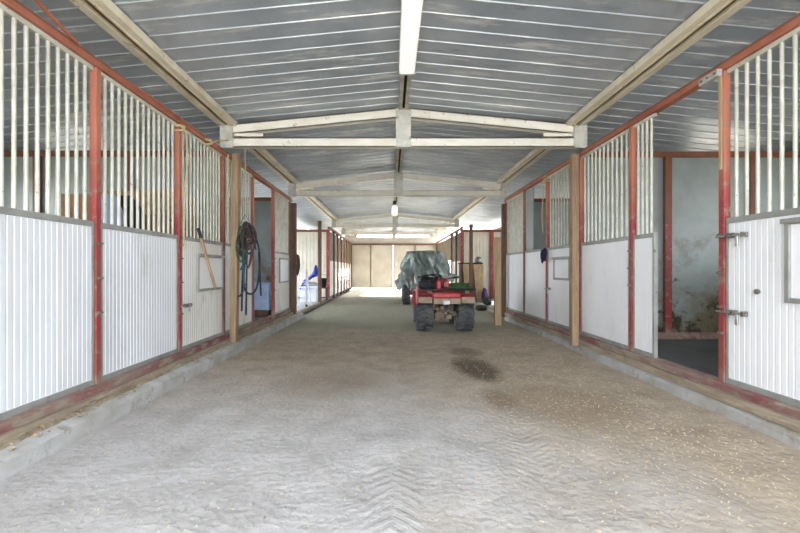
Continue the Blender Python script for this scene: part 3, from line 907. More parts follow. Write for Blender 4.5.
random.seed(21)
def tangle(n, x0, x1, y0, y1, dy):
    out = []
    for i in range(n):
        xx = random.uniform(x0, x1); ya = random.uniform(y0, (y0+y1)/2); yb_ = random.uniform((y0+y1)/2, y1)
        w_ = random.uniform(1.5, 4.5)
        dd = dy-random.uniform(0, .05)
        out.append([Q(247, 223, dd), Q(xx-w_*.6, ya, dd), Q(xx-w_, (ya+yb_)/2, dd), Q(xx, yb_, dd), Q(xx+w_, (ya+yb_)/2, dd-.02), Q(xx+w_*.5, ya, dd-.02), Q(248, 223, dd)])
    return out
rope_thing('halter', 'black nylon halter with many straps in the middle of the bunch', 'halter', 'dark_cloth', tangle(5, 243, 252, 230, 262, -.02), .010)
rope_thing('halter', 'dark blue halter tangled behind the green halter', 'halter', 'navy', tangle(4, 241, 250, 228, 268, .03), .011)
rope_thing('halter', 'grey green halter tangled above the teal rope', 'halter', 'olive', tangle(4, 242, 254, 226, 250, .05), .010)

# rope coil on the right post
mb = MB()
yc, zc = RY[4]-.05, 1.33
for i in range(4):
    pts = []
    for q in range(25):
        a = 2*PI*q/24
        pts.append((XR-.075-.012*i+.006*math.sin(3*a+i), yc-.01+(.055+.01*math.sin(i*2.1))*math.cos(a), zc-.02*i*.5+(.085+.012*math.cos(i*1.7))*math.sin(a)))
    mb.tube(pts, .012, 6, cap=False)
mb.tube([(XR-.05, yc, zc+.10), (XR-.12, yc+.005, zc+.06), (XR-.13, yc, zc-.05), (XR-.10, yc+.02, zc-.14)], .012, 6)
solo('rope_coil', mb, M['navy'], 'dark blue rope coil hung on the slim right post', 'rope', (XR-.08, yc, zc), smooth=1.0)

# ------------------------------------------------------------------ nearest left stall: stored things
def bale_mb(L=.95, W=.46, Hh=.36, seed=0):
    mb = MB(); nx_, ny_, nz_ = 10, 6, 5
    import itertools
    def pt(u, v, w):
        p = Vector(((u-.5)*L, (v-.5)*W, w*Hh))
        d = .016*noise.noise_vector((p.x*7+seed, p.y*7, p.z*7))
        return p+d
    def face(fn, a, b):
        base = len(mb.v)
        for i in range(a+1):
            for j in range(b+1): mb.v.append(fn(i/a, j/b))
        for i in range(a):
            for j in range(b):
                mb.f.append((base+i*(b+1)+j, base+(i+1)*(b+1)+j, base+(i+1)*(b+1)+j+1, base+i*(b+1)+j+1)); mb.mi.append(0)
    face(lambda a, b: pt(a, b, 1), nx_, ny_); face(lambda a, b: pt(a, b, 0), nx_, ny_)
    face(lambda a, b: pt(a, 0, b), nx_, nz_); face(lambda a, b: pt(a, 1, b), nx_, nz_)
    face(lambda a, b: pt(0, a, b), ny_, nz_); face(lambda a, b: pt(1, a, b), ny_, nz_)
    return mb
def bale(loc, label):
    t = thing('hay_bale', label, 'hay bale', loc, 'hay bales stacked behind the left stall bars')
    mb = bale_mb(seed=loc[0]*3+loc[2])
    for i in range(len(mb.v)): mb.v[i] = mb.v[i]+Vector(loc)
    part('hay', mb, M['hay'], t)
    mb = MB()
    for dx in (-.2, .2):
        x, y, z = loc; x += dx
        mb.tube([(x, y-.238, z-.002), (x, y+.238, z-.002), (x, y+.238, z+.366), (x, y-.238, z+.366), (x, y-.238, z)], .006, 5)
    part('twine', mb, M['twine'], t)
    return t
b0 = bale((-2.98, 5.10, .15), 'hay bale in the left stall stack behind the hatch door')
z = .15; 
for (i, (x, zz)) in enumerate(((-2.98,.53), (-3.02,.91), (-2.96,1.29), (-3.0,1.67), (-4.02,.15), (-4.0,.53), (-4.05,.91), (-3.98,1.29))):
    copy_thing(b0, (x, 5.10+.02*math.sin(i*3), zz),
        ['hay bale in the left stall stack behind the hatch door', 'hay bale in the left stall stack behind the hatch door', 'hay bale second from top behind the left hatch door bars',
         'topmost hay bale behind the left hatch door bars', 'hay bale in the deeper stack inside the nearest left stall', 'hay bale in the deeper stack inside the nearest left stall',
         'hay bale in the deeper stack inside the nearest left stall', 'hay bale beneath the cardboard box inside the nearest left stall'][i])
def sack(name, c, r, mt, label, cat, seed, sub=14, flat=.6, group=None):
    mb = MB(); n, m = 18, 10
    c = Vector(c)
    for j in range(m+1):
        ph = PI*j/m
        for i in range(n):
            a = 2*PI*i/n
            d = Vector((math.sin(ph)*math.cos(a), math.sin(ph)*math.sin(a), math.cos(ph)))
            k_ = 1+.22*noise.noise((d.x*1.8+seed, d.y*1.8, d.z*1.8))+.08*noise.noise((d.x*5+seed, d.y*5, d.z*5))
            q = Vector((d.x*r[0]*k_, d.y*r[1]*k_, d.z*r[2]*k_))
            q.z = max(q.z, -r[2]*flat)
            mb.v.append(c+q+Vector((0,0,r[2]*flat)))
    for j in range(m):
        for i in range(n):
            i2 = (i+1) % n
            mb.f.append((j*n+i, j*n+i2, (j+1)*n+i2, (j+1)*n+i)); mb.mi.append(0)
    return solo(name, mb, M[mt], label, cat, c, group, smooth=3.1)
def carton(c, s, label, rot=0.0):
    c = Vector(c); a, b, h = s
    t = thing('cardboard_box', label, 'box', c)
    R = Matrix.Rotation(rot, 3, 'Z')
    mb = MB(); mb.obox(c+Vector((0,0,h/2)), R@Vector((a/2,0,0)), R@Vector((0,b/2,0)), (0,0,h/2)); part('carton', mb, M['card'], t, bevel=.004)
    mb = MB(); mb.obox(c+Vector((0,0,h+.001)), R@Vector((a/2,0,0)), (R@Vector((0,.03,0))), (0,0,.002)); part('tape', mb, M['ply'], t)
carton((-3.78, 5.08, 1.68), (.34,.36,.31), 'brown cardboard box high behind the bars of the nearest left panel', .1)
# stacked crates under the soft things so nothing hovers
t = thing('storage_shelf', 'wooden storage shelf inside the nearest left stall, loaded with cloth', 'shelf', (-3.1, 4.2, .15))
for (x, y) in ((-3.7,3.62),(-2.55,3.62),(-3.7,4.72),(-2.55,4.72)):
    mb = MB(); mb.box(x-.03, x+.03, y-.03, y+.03, .15, 1.45); part('upright', mb, M['timber_dark'], t)
for z in (.5, .98, 1.43):
    mb = MB(); mb.box(-3.75, -2.5, 3.58, 4.76, z, z+.025); part('shelf_board', mb, M['ply'], t)
sack('plastic_bag', (-2.68, 3.88, 1.455), (.11,.15,.21), 'paleblue', 'pale blue plastic bag behind the bars of the left stall door', 'bag', 3.3)
sack('blanket', (-2.78, 4.27, 1.455), (.19,.19,.25), 'dark_cloth', 'dark bundled blanket next to the pale blue bag behind bars', 'blanket', 8.1)
carton((-2.74, 4.61, 1.455), (.34,.24,.24), 'low cardboard box beside the dark blanket behind the left door bars', -.1)

# ------------------------------------------------------------------ second left stall: pale trough
t = thing('water_trough', 'pale blue trough seen through the open left doorway', 'trough', (-2.85, 8.4, .15))
mb = MB()
x0, x1, y0, y1 = -3.30, -2.42, 8.08, 8.62
poly = [(y0+.03,.28),(y0,.80),(y0-.02,.82),(y0+.05,.82),(y0+.07,.34),(y1-.07,.34),(y1-.05,.82),(y1+.02,.82),(y1,.80),(y1-.03,.28)]
mb.prism(poly, lambda u, v, w: (w, u, v), x0, x1)
mb.box(x0-.01, x0+.03, y0, y1, .28, .82); mb.box(x1-.03, x1+.01, y0, y1, .28, .82)
part('tub', mb, M['paleblue'], t, bevel=.01)
mb = MB(); mb.box(x0+.03, x1-.03, y0+.04, y0+.12, .15, .28); mb.box(x0+.03, x1-.03, y1-.12, y1-.04, .15, .28); mb.box(x0, x1, y0+.02, y0+.05, .19, .29)
part('skid', mb, M['timber_dark'], t)

# ------------------------------------------------------------------ open left bay
Yb = 13.2
bx = px(310, 290, Yb).x
t = thing('storage_box', 'low white box under the blue cloth in the open left bay', 'box', (bx, Yb, .06))
mb = MB(); mb.box(bx-.28, bx+.26, Yb-.22, Yb+.25, .06, .50); part('body', mb, M['bluewhite'], t, bevel=.02)
mb = MB(); mb.box(bx-.30, bx+.28, Yb-.24, Yb+.27, .50, .57); part('lid', mb, M['bluewhite'], t, bevel=.02)
mb = MB(); mb.box(bx-.06, bx+.06, Yb-.252, Yb-.24, .46, .53); part('catch', mb, M['grey_steel'], t)
sack('saddle_pad', (bx-.03, Yb, .572), (.29,.22,.07), 'bluewhite', 'white folded pad between the blue cloth and the white box', 'pad', 5.0, flat=.8)
# blue cloth, peaked on the right
mb = MB(); n, m = 22, 12
for j in range(m+1):
    for i in range(n+1):
        u, v = i/n, j/m
        z = .66+.02*v + .34*math.exp(-((u-.84)/.17)**2)*math.exp(-((v-.45)/.4)**2) + .24*min(1, u*1.6) + .05*noise.noise((u*5, v*4, 2))
        z -= .16*max(0, abs(v-.5)*2-.6) + .12*max(0, .12-u)/.12
        mb.v.append(Vector((bx-.28+u*.56, Yb-.24+v*.46, z)))
for j in range(m):
    for i in range(n):
        mb.f.append((j*(n+1)+i, j*(n+1)+i+1, (j+1)*(n+1)+i+1, (j+1)*(n+1)+i)); mb.mi.append(0)
o = solo('cloth', mb, M['blue'], 'bright blue cloth heaped on the white box in the left bay', 'cloth', (bx, Yb, .7), smooth=3.1)
sm = o.modifiers.new('thick', 'SOLIDIFY'); sm.thickness = .03; sm.offset = -1
# white step ladder
lx, ly = px(301, 290, 11.6).x, 11.7
t = thing('step_ladder', 'white step ladder standing by the dark post in the left bay', 'ladder', (lx, ly, .06))
hgt = 1.0
for s_ in (-.17, .17):
    mb = MB(); mb.bar((lx+s_*1.15, ly-.28, .06), (lx+s_*.8, ly, .06+hgt), .045, .05); part('front_rail', mb, M['bluewhite'], t)
    mb = MB(); mb.bar((lx+s_*1.15, ly+.34, .06), (lx+s_*.8, ly+.03, .06+hgt), .025, .03); part('rear_leg', mb, M['bluewhite'], t)
    mb = MB(); mb.box(lx+s_*1.15-.025, lx+s_*1.15+.025, ly-.32, ly-.24, .06, .12); part('foot', mb, M['black'], t)
for i in range(4):
    u = (i+1)/4.4; yy = ly-.28+.28*u
    mb = MB(); mb.box(lx-.17*(1.15-.35*u), lx+.17*(1.15-.35*u), yy-.05, yy+.05, .06+hgt*u-.012, .06+hgt*u+.012); part('step', mb, M['bluewhite'], t)
mb = MB(); mb.box(lx-.15, lx+.15, ly-.06, ly+.08, 1.06, 1.10); part('top_cap', mb, M['bluewhite'], t)
# jacket hung on the dark timber post
sack('jacket', (px(297, 268, 9.15).x+.01, 9.11, .96), (.07,.06,.24), 'brown_cloth', 'dark jacket hanging on the post at the open left bay', 'jacket', 2.0, flat=1.0)
# stool with dark pot
sx_, sy_ = px(322.5, 290, 13.7).x, 13.8
t = thing('stool', 'small dark stool beside the white box in the left bay', 'stool', (sx_, sy_, .06))
for (a, b) in ((-.12,-.12),(.12,-.12),(.12,.12),(-.12,.12)):
    mb = MB(); mb.bar((sx_+a*1.1, sy_+b*1.1, .06), (sx_+a, sy_+b, .46), .03, .03); part('leg', mb, M['timber_dark'], t)
mb = MB(); mb.box(sx_-.17, sx_+.17, sy_-.17, sy_+.17, .46, .50); part('seat', mb, M['timber_dark'], t, bevel=.006)
t = thing('bucket', 'dark bucket on the small stool in the left bay', 'bucket', (sx_, sy_, .50))
mb = MB(); mb.lathe([(.10,.50),(.14,.80),(.15,.81),(.13,.80),(.09,.52)], (sx_, sy_, 0), 'Z', 16); part('body', mb, M['black'], t, smooth=1.0)
mb = MB(); mb.tube([(sx_+.145*math.cos(PI*q/10), sy_, .80+.13*math.sin(PI*q/10)) for q in range(11)], .006, 6); part('handle', mb, M['iron'], t)

# ------------------------------------------------------------------ open right bay
Yp = 13.3
t = thing('plywood_bin', 'dark wooden bin behind the two plywood sheets on the right', 'bin', (px(473, 300, 13.6).x, 13.75, .0))
xa, xb = px(462, 0, 13.5).x, px(482, 0, 13.5).x
mb = MB(); mb.box(xa, xb, 13.5, 14.1, .09, 1.28); part('body', mb, M['timber_dark'], t)
mb = MB(); mb.box(xa-.03, xb+.03, 13.47, 14.13, 1.28, 1.32); part('lid', mb, M['dark_cloth'], t)
mb = MB(); mb.box(xa+.02, xa+.10, 13.5, 14.1, .0, .09); mb.box(xb-.10, xb-.02, 13.5, 14.1, .0, .09); part('skid', mb, M['timber_dark'], t)
def sheet(pts, y0, y1, label):
    """plywood sheet leaning back: corner pixels at the base and top depth"""
    bl, br, tr_, tl = pts
    V = [px(*bl, y0), px(*br, y0), px(*tr_, y1), px(*tl, y1)]
    nrm = (V[1]-V[0]).cross(V[3]-V[0]).normalized()*.018
    mb = MB(); mb.add(V+[v+nrm for v in V], [(0,1,2,3),(7,6,5,4),(0,4,5,1),(1,5,6,2),(2,6,7,3),(3,7,4,0)])
    c = (V[0]+V[1])/2
    return solo('plywood_sheet', mb, M['ply'], label, 'board', c)
sheet([(466,303.4),(471.5,303.4),(471.5,264),(462.8,264)], 13.18, 13.44, 'plywood sheet left of the dark post leaning on the bin')
sheet([(477,304),(482.5,304),(483.5,264.5),(473,264.5)], 13.05, 13.44, 'wider plywood sheet right of the dark post leaning on the bin')
sack('plastic_bag', (px(478.5, 262, 13.7).x, 13.72, 1.32), (.12,.14,.13), 'tarp', 'crumpled grey plastic bag on top of the dark bin', 'bag', 6.2)
sack('sack', (px(485.5, 300, 12.9).x, 13.0, .06), (.09,.14,.24), 'purple', 'dusky purple sack standing beside the wide plywood sheet', 'sack', 1.7, flat=.9)
sack('sack', (px(490, 300, 11.6).x, 11.9, .06), (.13,.15,.12), 'olive', 'dark green sack behind the short timber post', 'sack', 4.4, flat=.9)
sack('sack', (px(484, 310, 10.6).x, 10.9, .0), (.17,.2,.08), 'olive', 'low dark green sack slumped on the floor near the quad bike', 'sack', 9.4, flat=.9)

# ------------------------------------------------------------------ covered tractor
TY = 12.6
tx = px(427, 0, TY).x
t = thing('tractor', 'small tractor with black wheels under a silver tarpaulin', 'tractor', (tx, TY+.5, 0))
mb = MB(); mb.box(tx-.42, tx+.42, TY+.25, TY+1.7, .45, 1.0); part('body', mb, M['mech'], t, bevel=.03)
mb = MB(); mb.box(tx-.36, tx+.36, TY+.5, TY+1.5, 1.0, 1.62); part('hood', mb, M['mech'], t, bevel=.05)
def wheel(c, R, w, n_lug, parent, rim='mech', lug=.022):
    wmb = MB()
    c = Vector(c)
    wmb.lathe([(R*.52,-w*.40),(R*.72,-w*.5),(R*.90,-w*.49),(R-lug,-w*.40),(R-lug*.7,0),(R-lug,w*.40),(R*.90,w*.49),(R*.72,w*.5),(R*.52,w*.40)], c, 'X', 28, closed=True)
    for i in range(n_lug):
        for s_ in (-1, 1):
            a = 2*PI*(i+(.5 if s_ > 0 else 0))/n_lug
            rad = Vector((0, math.cos(a), math.sin(a))); tan_ = Vector((0, -math.sin(a), math.cos(a)))
            ax = (Vector((1,0,0))*s_*.9+tan_*.45).normalized()
            cc = c+rad*(R-lug*.55)+Vector((s_*w*.24,0,0))
            wmb.obox(cc, ax*w*.24, rad*lug*.6, ax.cross(rad)*PI*R/n_lug*.42)
    tyre = part('wheel', wmb, M['rubber'], parent)
    m2 = MB(); m2.lathe([(.03,-w*.3),(R*.3,-w*.32),(R*.5,-w*.40),(R*.54,-w*.40),(R*.54,w*.40),(R*.5,w*.40),(R*.3,w*.32),(.03,w*.3)], c, 'X', 20)
    part('rim', m2, M[rim], tyre, smooth=.6)
wheel((tx-.62, TY+.34, .34), .34, .22, 14, t)
wheel((tx+.62, TY+.34, .34), .34, .22, 14, t)
wheel((tx-.62, TY+1.55, .34), .34, .22, 14, t)
wheel((tx+.62, TY+1.55, .34), .34, .22, 14, t)
mb = MB(); mb.box(tx-.62, tx+.62, TY+.30, TY+.38, .30, .38); mb.box(tx-.62, tx+.62, TY+1.51, TY+1.59, .30, .38); part('axle', mb, M['mech'], t)
mb = MB(); mb.box(tx-.50, tx-.40, TY+.05, TY+.22, .30, .86); mb.box(tx-.5, tx+.5, TY+.08, TY+.25, .46, .54); part('red_bracket', mb, M['red'], t, bevel=.01, label='dull red bracket at the rear')

# tarpaulin: rounded drape with folds
def drape(c, top, bot, zt, zb, n=180, m=50):
    mb = MB()
    c = Vector(c)
    def sup(a, hx_, hy_, e):
        ca, sa = math.cos(a), math.sin(a)
        r = (abs(ca)**e+abs(sa)**e)**(-1/e)
        return r*ca*hx_, r*sa*hy_
    for j in range(m+1):
        s_ = j/m
        for i in range(n):
            a = 2*PI*i/n
            if s_ < .38:
                q = s_/.38
                x, y = sup(a, top[0]*q, top[1]*q, 3+2*q)
                z = zt-.05*q*q
            else:
                q = (s_-.38)/.62
                hx_ = top[0]+(bot[0]-top[0])*q**1.0; hy_ = top[1]+(bot[1]-top[1])*q**1.1
                x, y = sup(a, hx_, hy_, 5-2.2*q)
                zb_ = zb+.28*max(0, math.cos(a))*(1 if math.cos(a) > .2 else .4)+.05*math.sin(5*a+.4)
                z = zt-.05-(zt-.05-zb_)*q
                f = q**.6*(.07*math.sin(17*a+2.2*math.sin(2*a)+3*q)+.065*math.sin(9*a-4*q+1.2))
                d = Vector((x, y, 0)).normalized(); x += d.x*f; y += d.y*f
            x *= 1; w = noise.noise_vector((x*2.6+4, y*2.6, z*2.6))
            w2 = noise.noise_vector((x*6+4, y*6, z*6))
            g = .3+.7*min(1, s_/.4)
            wob = .8*noise.noise((a*2.0, z*1.5, 9.0))
            rg = .3-abs(noise.noise((math.cos(a)*4.2+z*2.0+wob, math.sin(a)*4.2-z*1.2, z*1.1)))*2.1
            rg2 = .25-abs(noise.noise((math.cos(a)*11-z*1.6, math.sin(a)*11+wob, z*1.4+4)))*1.5
            dd = Vector((x, y, .3)).normalized()*(.13*rg+.07*rg2)*g
            x += dd.x; y += dd.y; z += dd.z
            mb.v.append(c+Vector((x+.05*w.x*g+.02*w2.x, y+.05*w.y*g+.02*w2.y, z+.035*w.z*g+.015*w2.z)))
    for j in range(m):
        for i in range(n):
            i2 = (i+1) % n
            mb.f.append((j*n+i, j*n+i2, (j+1)*n+i2, (j+1)*n+i)); mb.mi.append(0)
    return mb
mb = drape((tx, TY+.95, 0), (.54, .74), (.93, 1.04), 1.71, .50)
o = solo('tarpaulin', mb, M['tarp'], 'crumpled silver grey tarpaulin draped over the tractor behind the quad bike', 'tarpaulin', (tx, TY+.95, 1.6), smooth=3.1)

# ------------------------------------------------------------------ quad bike
AX, AY = px(444.8, 0, 7.2).x, 7.32
def A(x, y, z): return Vector((AX+x, AY+y, z))
t = thing('quad_bike', 'red quad bike with knobbly tyres parked rear end towards the camera', 'quad bike', (AX, AY, 0))
for (x, y) in ((-.355, 0), (.355, 0)):
    wheel(A(x, y, .285), .285, .285, 12, t, 'mech', .04)
for (x, y) in ((-.37, 1.18), (.37, 1.18)):
    wheel(A(x, y, .28), .28, .20, 15, t, 'mech', .028)
mb = MB(); mb.tube([A(-.30,0,.285), A(.30,0,.285)], .035, 10); mb.lathe([(.03,-.08),(.09,-.07),(.11,0),(.09,.07),(.03,.08)], A(-.06,0,.285), 'X', 14)
part('rear_axle', mb, M['mech'], t, smooth=.8)
mb = MB(); mb.tube([A(-.36,1.18,.28), A(.36,1.18,.28)], .025, 10); part('front_axle', mb, M['mech'], t)
mb = MB()
for s_ in (-.14, .14):
    mb.tube([A(s_,-.22,.62), A(s_,.0,.60), A(s_,.45,.50), A(s_,1.3,.48), A(s_,1.42,.40)], .02, 8)
    mb.tube([A(s_,-.10,.60), A(s_,.1,.34), A(s_,.5,.28), A(s_,1.15,.28), A(s_,1.40,.42)], .02, 8)
mb.bar(A(-.14,-.14,.61), A(.14,-.14,.61), .03, .03)
part('frame', mb, M['black_metal'], t, smooth=1.0)
mb = MB(); mb.box(AX-.15, AX+.15, AY+.28, AY+.85, .30, .58); mb.lathe([(.03,-.17),(.12,-.16),(.12,.16),(.03,.17)], A(0,.6,.46), 'X', 14)
part('engine', mb, M['mech'], t, bevel=.02)
# rear drive gear seen between the wheels
mb = MB()
mb.tube([A(.10,-.02,.30), A(.085,-.13,.50)], .022, 8); mb.tube([A(-.13,.03,.30), A(-.10,-.06,.56)], .03, 10)
mb.bar(A(-.17,-.05,.40), A(.20,-.10,.33), .03, .035); mb.bar(A(.02,-.14,.42), A(.25,-.05,.30), .02, .02)
mb.box(AX-.17, AX+.00, AY-.09, AY+.06, .20, .33); mb.box(AX+.02, AX+.12, AY-.12, AY-.0, .22, .30)
mb.lathe([(.02,-.19),(.045,-.17),(.045,-.06),(.02,-.05)], A(-.05,0,.42), 'Y', 10)
part('drive_gear', mb, M['mech'], t, bevel=.006)
mb = MB(); 
for i in range(14):
    a0 = i/14
    mb.tube([A(.13+.035*math.cos(2*PI*(q/8)), -.05+.035*math.sin(2*PI*(q/8)), .31+.24*(a0+q/8/14)) for q in range(9)], .007, 5)
part('shock_spring', mb, M['chrome'], t)
mb = MB(); mb.tube([A(-.22,.1,.45), A(-.21,-.18,.46)], [.05,.045], 12); part('silencer', mb, M['mech'], t, smooth=.8)
mb = MB(); mb.tube([A(0,-.10,.35), A(0,-.26,.34)], .02, 8); mb.lathe([(.01,-.02),(.03,0),(.01,.02)], A(0,-.26,.37), 'Z', 10); part('tow_hitch', mb, M['chrome'], t, smooth=.8)
# red body work
mb = MB()
poly = [(-.26,.62),(-.27,.69),(-.22,.70),(.10,.72),(.28,.68),(.34,.60),(.30,.58),(.12,.655),(-.20,.64)]
mb.prism(poly, lambda u, v, w: A(w, u, v), -.235, .235)
part('rear_body', mb, M['atv_red'], t, bevel=.008)
for s_ in (-1, 1):
    mb = MB()
    pts = []
    for q in range(13):
        a = math.radians(20+118*q/12)
        pts.append((.36*math.cos(a)+.02, .30+.36*math.sin(a)))
    poly = [(u, v) for u, v in pts]+[(.02+(u-.02)*.955, .30+(v-.30)*.955) for u, v in reversed(pts)]
    lo_, hi_ = sorted((s_*.22, s_*.50))
    mb.prism(poly, lambda u, v, w: A(w, u, v), lo_, hi_)
    part('rear_mudguard', mb, M['atv_red'], t, bevel=.004)
    mb = MB(); lo_, hi_ = sorted((s_*.25, s_*.48))
    mb.box(AX+lo_, AX+hi_, AY-.385, AY-.355, .515, .625)
    part('mud_flap', mb, M['atv_tan'], t, bevel=.008)
    mb = MB()
    pts = []
    for q in range(11):
        a = math.radians(10+165*q/10); pts.append((1.18+.36*math.cos(a), .30+.36*math.sin(a)))
    poly = pts+[(1.18+(u-1.18)*.955, .30+(v-.30)*.955) for u, v in reversed(pts)]
    lo_, hi_ = sorted((s_*.20, s_*.49))
    mb.prism(poly, lambda u, v, w: A(w, u, v), lo_, hi_)
    part('front_mudguard', mb, M['atv_red'], t, bevel=.004)
mb = MB(); mb.box(AX-.505, AX-.48, AY-.37, AY+.02, .50, .80); part('side_guard', mb, M['atv_red'], t, bevel=.008)
mb = MB(); mb.box(AX-.24, AX+.24, AY-.37, AY-.25, .60, .69); part('rear_panel', mb, M['atv_red'], t, bevel=.02)
mb = MB(); mb.box(AX-.06, AX+.05, AY-.39, AY-.36, .495, .56); part('tail_light', mb, M['bluewhite'], t, bevel=.008, label='small pale tail light')
mb = MB(); mb.box(AX-.22, AX+.24, AY-.365, AY-.34, .50, .60); part('number_board', mb, M['atv_tan'], t, bevel=.006)
mb = MB(); poly = [(.10,.71),(.12,.80),(.30,.83),(.60,.80),(.72,.84),(.74,.76),(.5,.66),(.2,.66)]
mb.prism(poly, lambda u, v, w: A(w, u, v), -.14, .14); part('seat', mb, M['black'], t, bevel=.03)
mb = MB(); poly = [(.70,.62),(.74,.84),(.95,.90),(1.15,.80),(1.50,.66),(1.50,.56),(.9,.52)]
mb.prism(poly, lambda u, v, w: A(w, u, v), -.17, .17); part('tank_cowl', mb, M['atv_red'], t, bevel=.03)
mb = MB(); mb.tube([A(-.42,.84,.940), A(-.26,.92,.920), A(-.06,.98,.880), A(.06,.98,.880), A(.26,.92,.920), A(.42,.84,.940)], .014, 8); mb.tube([A(0,.98,.880), A(0,1.06,.80)], .03, 8)
hb = part('handlebar', mb, M['black_metal'], t, smooth=1.0)
for s_ in (-1, 1):
    mb = MB(); mb.tube([A(s_*.42,.84,.940), A(s_*.31,.895,.930)], .022, 8); part('grip', mb, M['black'], hb)
def rack(name, x0, x1, y0, y1, z, nbar):
    mb = MB()
    r = .014
    mb.tube([A(x0,y0,z), A(x1,y0,z), A(x1,y1,z), A(x0,y1,z), A(x0,y0,z)], r, 8)
    for i in range(nbar):
        x = x0+(x1-x0)*(i+1)/(nbar+1); mb.tube([A(x,y0,z), A(x,y1,z)], r*.7, 6)
    for x in (x0*.55, x1*.55):
        for y in (y0+.08, y1-.08): mb.tube([A(x,y,z), A(x*.8,y,z-.10)], r*.8, 6)
    part(name, mb, M['black_metal'], t, smooth=1.0)
rack('rear_rack', -.44, .50, -.34, .10, .745, 6)
rack('front_rack', -.36, .36, 1.05, 1.48, .76, 5)
# load on the rear rack
sack('tool_bag', A(-.31, -.12, .755), (.15,.20,.12), 'dark_cloth', 'dark tool bag on the left of the quad bike rack', 'bag', 3.9)
mb = MB()
for i in range(5):
    pts = []
    for q in range(25):
        a = 2*PI*q/24
        pts.append(A(.24+(.17+.012*math.sin(i*2))*math.cos(a), -.12+(.15+.01*math.cos(i*3))*math.sin(a), .775+.016*i+.008*math.sin(3*a+i)))
    mb.tube(pts, .012, 6, cap=False)
mb.tube([A(.38,-.2,.78), A(.44,-.30,.775), A(.30,-.345,.775), A(.05,-.33,.78), A(-.05,-.2,.79)], .012, 6)
solo('green_rope', mb, M['green'], 'green rope coiled on the right of the quad bike rack', 'rope', A(.24,-.12,.76), smooth=1.0)
random.seed(33)
mb = MB(); pts = []
for q in range(46):
    a = q*.55
    pts.append(A(-.27+(.16+.05*math.sin(q*1.7))*math.cos(a), -.14+(.15+.04*math.sin(q*2.3))*math.sin(a), .90+.035*math.sin(q*.9)+.0016*q))
mb.tube(smooth_path(pts, 3), .011, 6)
solo('black_cable', mb, M['black'], 'tangled black cable lying on the dark tool bag of the quad bike', 'cable', A(-.27,-.14,.90), smooth=1.0)
def can(x, y, label):
    c = A(x, y, .755)
    t2 = thing('fuel_can', label, 'can', c)
    mb = MB(); mb.box(c.x-.04, c.x+.04, c.y-.05, c.y+.05, c.z, c.z+.14); part('body', mb, M['atv_red'], t2, bevel=.015)
    mb = MB(); mb.tube([c+Vector((0,-.02,.14)), c+Vector((.01,-.03,.20))], [.02,.014], 8); part('spout', mb, M['atv_red'], t2)
    mb = MB(); mb.tube([c+Vector((0,.04,.13)), c+Vector((0,.04,.18)), c+Vector((0,.0,.18)), c+Vector((0,-.0,.13))], .008, 6); part('handle', mb, M['black'], t2)
can(-.12, -.22, 'small red can beside the dark tool bag on the quad rack')
can(.02, -.20, 'small red can beside the green rope on the quad rack')

# ------------------------------------------------------------------ loose straw and stones
mb = MB()
random.seed(11)
for i in range(3200):
    if random.random() < .6:
        x = random.triangular(.2, 2.42, 2.1); y = random.uniform(1.5, 6.5)
    else:
        x = random.uniform(-1.95, 2.4); y = random.uniform(1.4, 7.5)
    a = random.uniform(0, PI); L = random.uniform(.002, .008); w = random.uniform(.0010, .0019)
    z = .022*.8*noise.noise((x*.9, y*.7, 3.1))+.014*.8*noise.noise((x*3.1, y*2.6, 1.0))+.005
    e = min(1, min(x+2.05, 2.5-x)/.4); z += .010*(1-e)**2
    mb.bar((x-L*math.cos(a), y-L*math.sin(a), z), (x+L*math.cos(a), y+L*math.sin(a), z+.004), w*2, w)
o = solo('straw_litter', mb, M['straw'], 'loose straw bits scattered over the dirt aisle, thickest on the right', 'straw', (1.2, 3.5, 0))
o['kind'] = 'stuff'
mb = MB()
random.seed(5)
for i in range(420):
    sidef = random.random() < .55
    x = random.uniform(-2.20, -2.0) if sidef else random.uniform(2.46, 2.54)
    y = random.uniform(1.8, 8.5); r = random.uniform(.006, .020)
    z = .13 if sidef else .115
    n = 6
    c = Vector((x, y, z+r*.3))
    vs = [c+Vector((r*random.uniform(.7,1.2)*math.cos(2*PI*q/n), r*random.uniform(.7,1.2)*math.sin(2*PI*q/n), random.uniform(-.3,.3)*r)) for q in range(n)]
    vs += [c+Vector((0,0,r*.7)), c-Vector((0,0,r*.7))]
    mb.add(vs, [(q, (q+1) % n, n) for q in range(n)]+[((q+1) % n, q, n+1) for q in range(n)])
o = solo('gravel', mb, M['ledge'], 'small stones and clods lying on the ledges below the stall fronts', 'gravel', (-2.1, 4, .13))
o['kind'] = 'stuff'

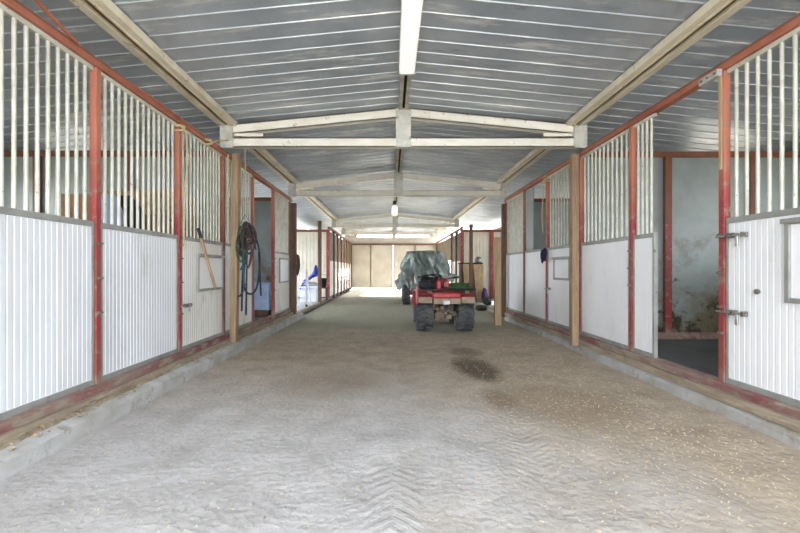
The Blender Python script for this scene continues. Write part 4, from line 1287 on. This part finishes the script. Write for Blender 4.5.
# ------------------------------------------------------------------ light
W = bpy.data.worlds.new('sky'); bpy.context.scene.world = W
W.use_nodes = True
bg = W.node_tree.nodes['Background']
bg.inputs[0].default_value = (.85, .92, 1.0, 1)
bg.inputs[1].default_value = 5.0
sl = bpy.data.lights.new('sun', 'SUN'); sl.energy = 15.0; sl.angle = math.radians(.6); sl.color = (1, .95, .86)
so = bpy.data.objects.new('sun', sl); C.objects.link(so)
el, az = math.radians(21), math.radians(8)
d = Vector((-math.cos(el)*math.cos(az), -math.cos(el)*math.sin(az), -math.sin(el)))
so.rotation_euler = d.to_track_quat('-Z', 'Y').to_euler()
so.location = (20, 25, 20)
def portal(c, nrm, w, h):
    a = bpy.data.lights.new('portal', 'AREA'); a.shape = 'RECTANGLE'; a.size = w; a.size_y = h
    a.cycles.is_portal = True
    o = bpy.data.objects.new('portal', a); C.objects.link(o)
    o.location = c; o.rotation_euler = Vector(nrm).to_track_quat('-Z', 'Y').to_euler()
portal((.15, YF-.05, 1.4), (0,1,0), 5.0, 3.0)
for (a, b, za, zb) in ((3.4,4.9,1.3,2.3), (6.6,8.1,1.3,2.3), (9.6,14.2,0,2.5)):
    portal((OXL-.08, (a+b)/2, (za+zb)/2), (1,0,0), b-a, zb-za)
for (a, b, za, zb) in ((3.4,4.9,1.3,2.35), (6.6,8.1,1.3,2.3), (9.8,13.8,.9,2.2)):
    portal((OXR+.1, (a+b)/2, (za+zb)/2), (-1,0,0), b-a, zb-za)
portal((2.75, 20.0, .75), (-1,0,0), 5.5, 1.5)
portal((2.75, 20.0, 2.82), (-1,0,0), 5.5, .4)

# ------------------------------------------------------------------ camera
cam = bpy.data.cameras.new('camera'); co = bpy.data.objects.new('camera', cam); C.objects.link(co)
cam.sensor_width = 36; cam.lens = F/800*36
co.location = (0, 0, H); co.rotation_euler = (PI/2, 0, 0)
cam.shift_x = (400-VX)/800; cam.shift_y = (VY-266.5)/800
cam.clip_start = .05; cam.clip_end = 300
sc = bpy.context.scene
sc.camera = co
sc.view_settings.view_transform = 'Standard'
sc.view_settings.look = 'None'
sc.view_settings.gamma = 1
sc.view_settings.use_curve_mapping = False
sc.view_settings.exposure = 1.22
sc.cycles.max_bounces = 14
sc.cycles.diffuse_bounces = 8
sc.cycles.glossy_bounces = 5
sc.cycles.sample_clamp_indirect = 8
sc.cycles.use_denoising = True
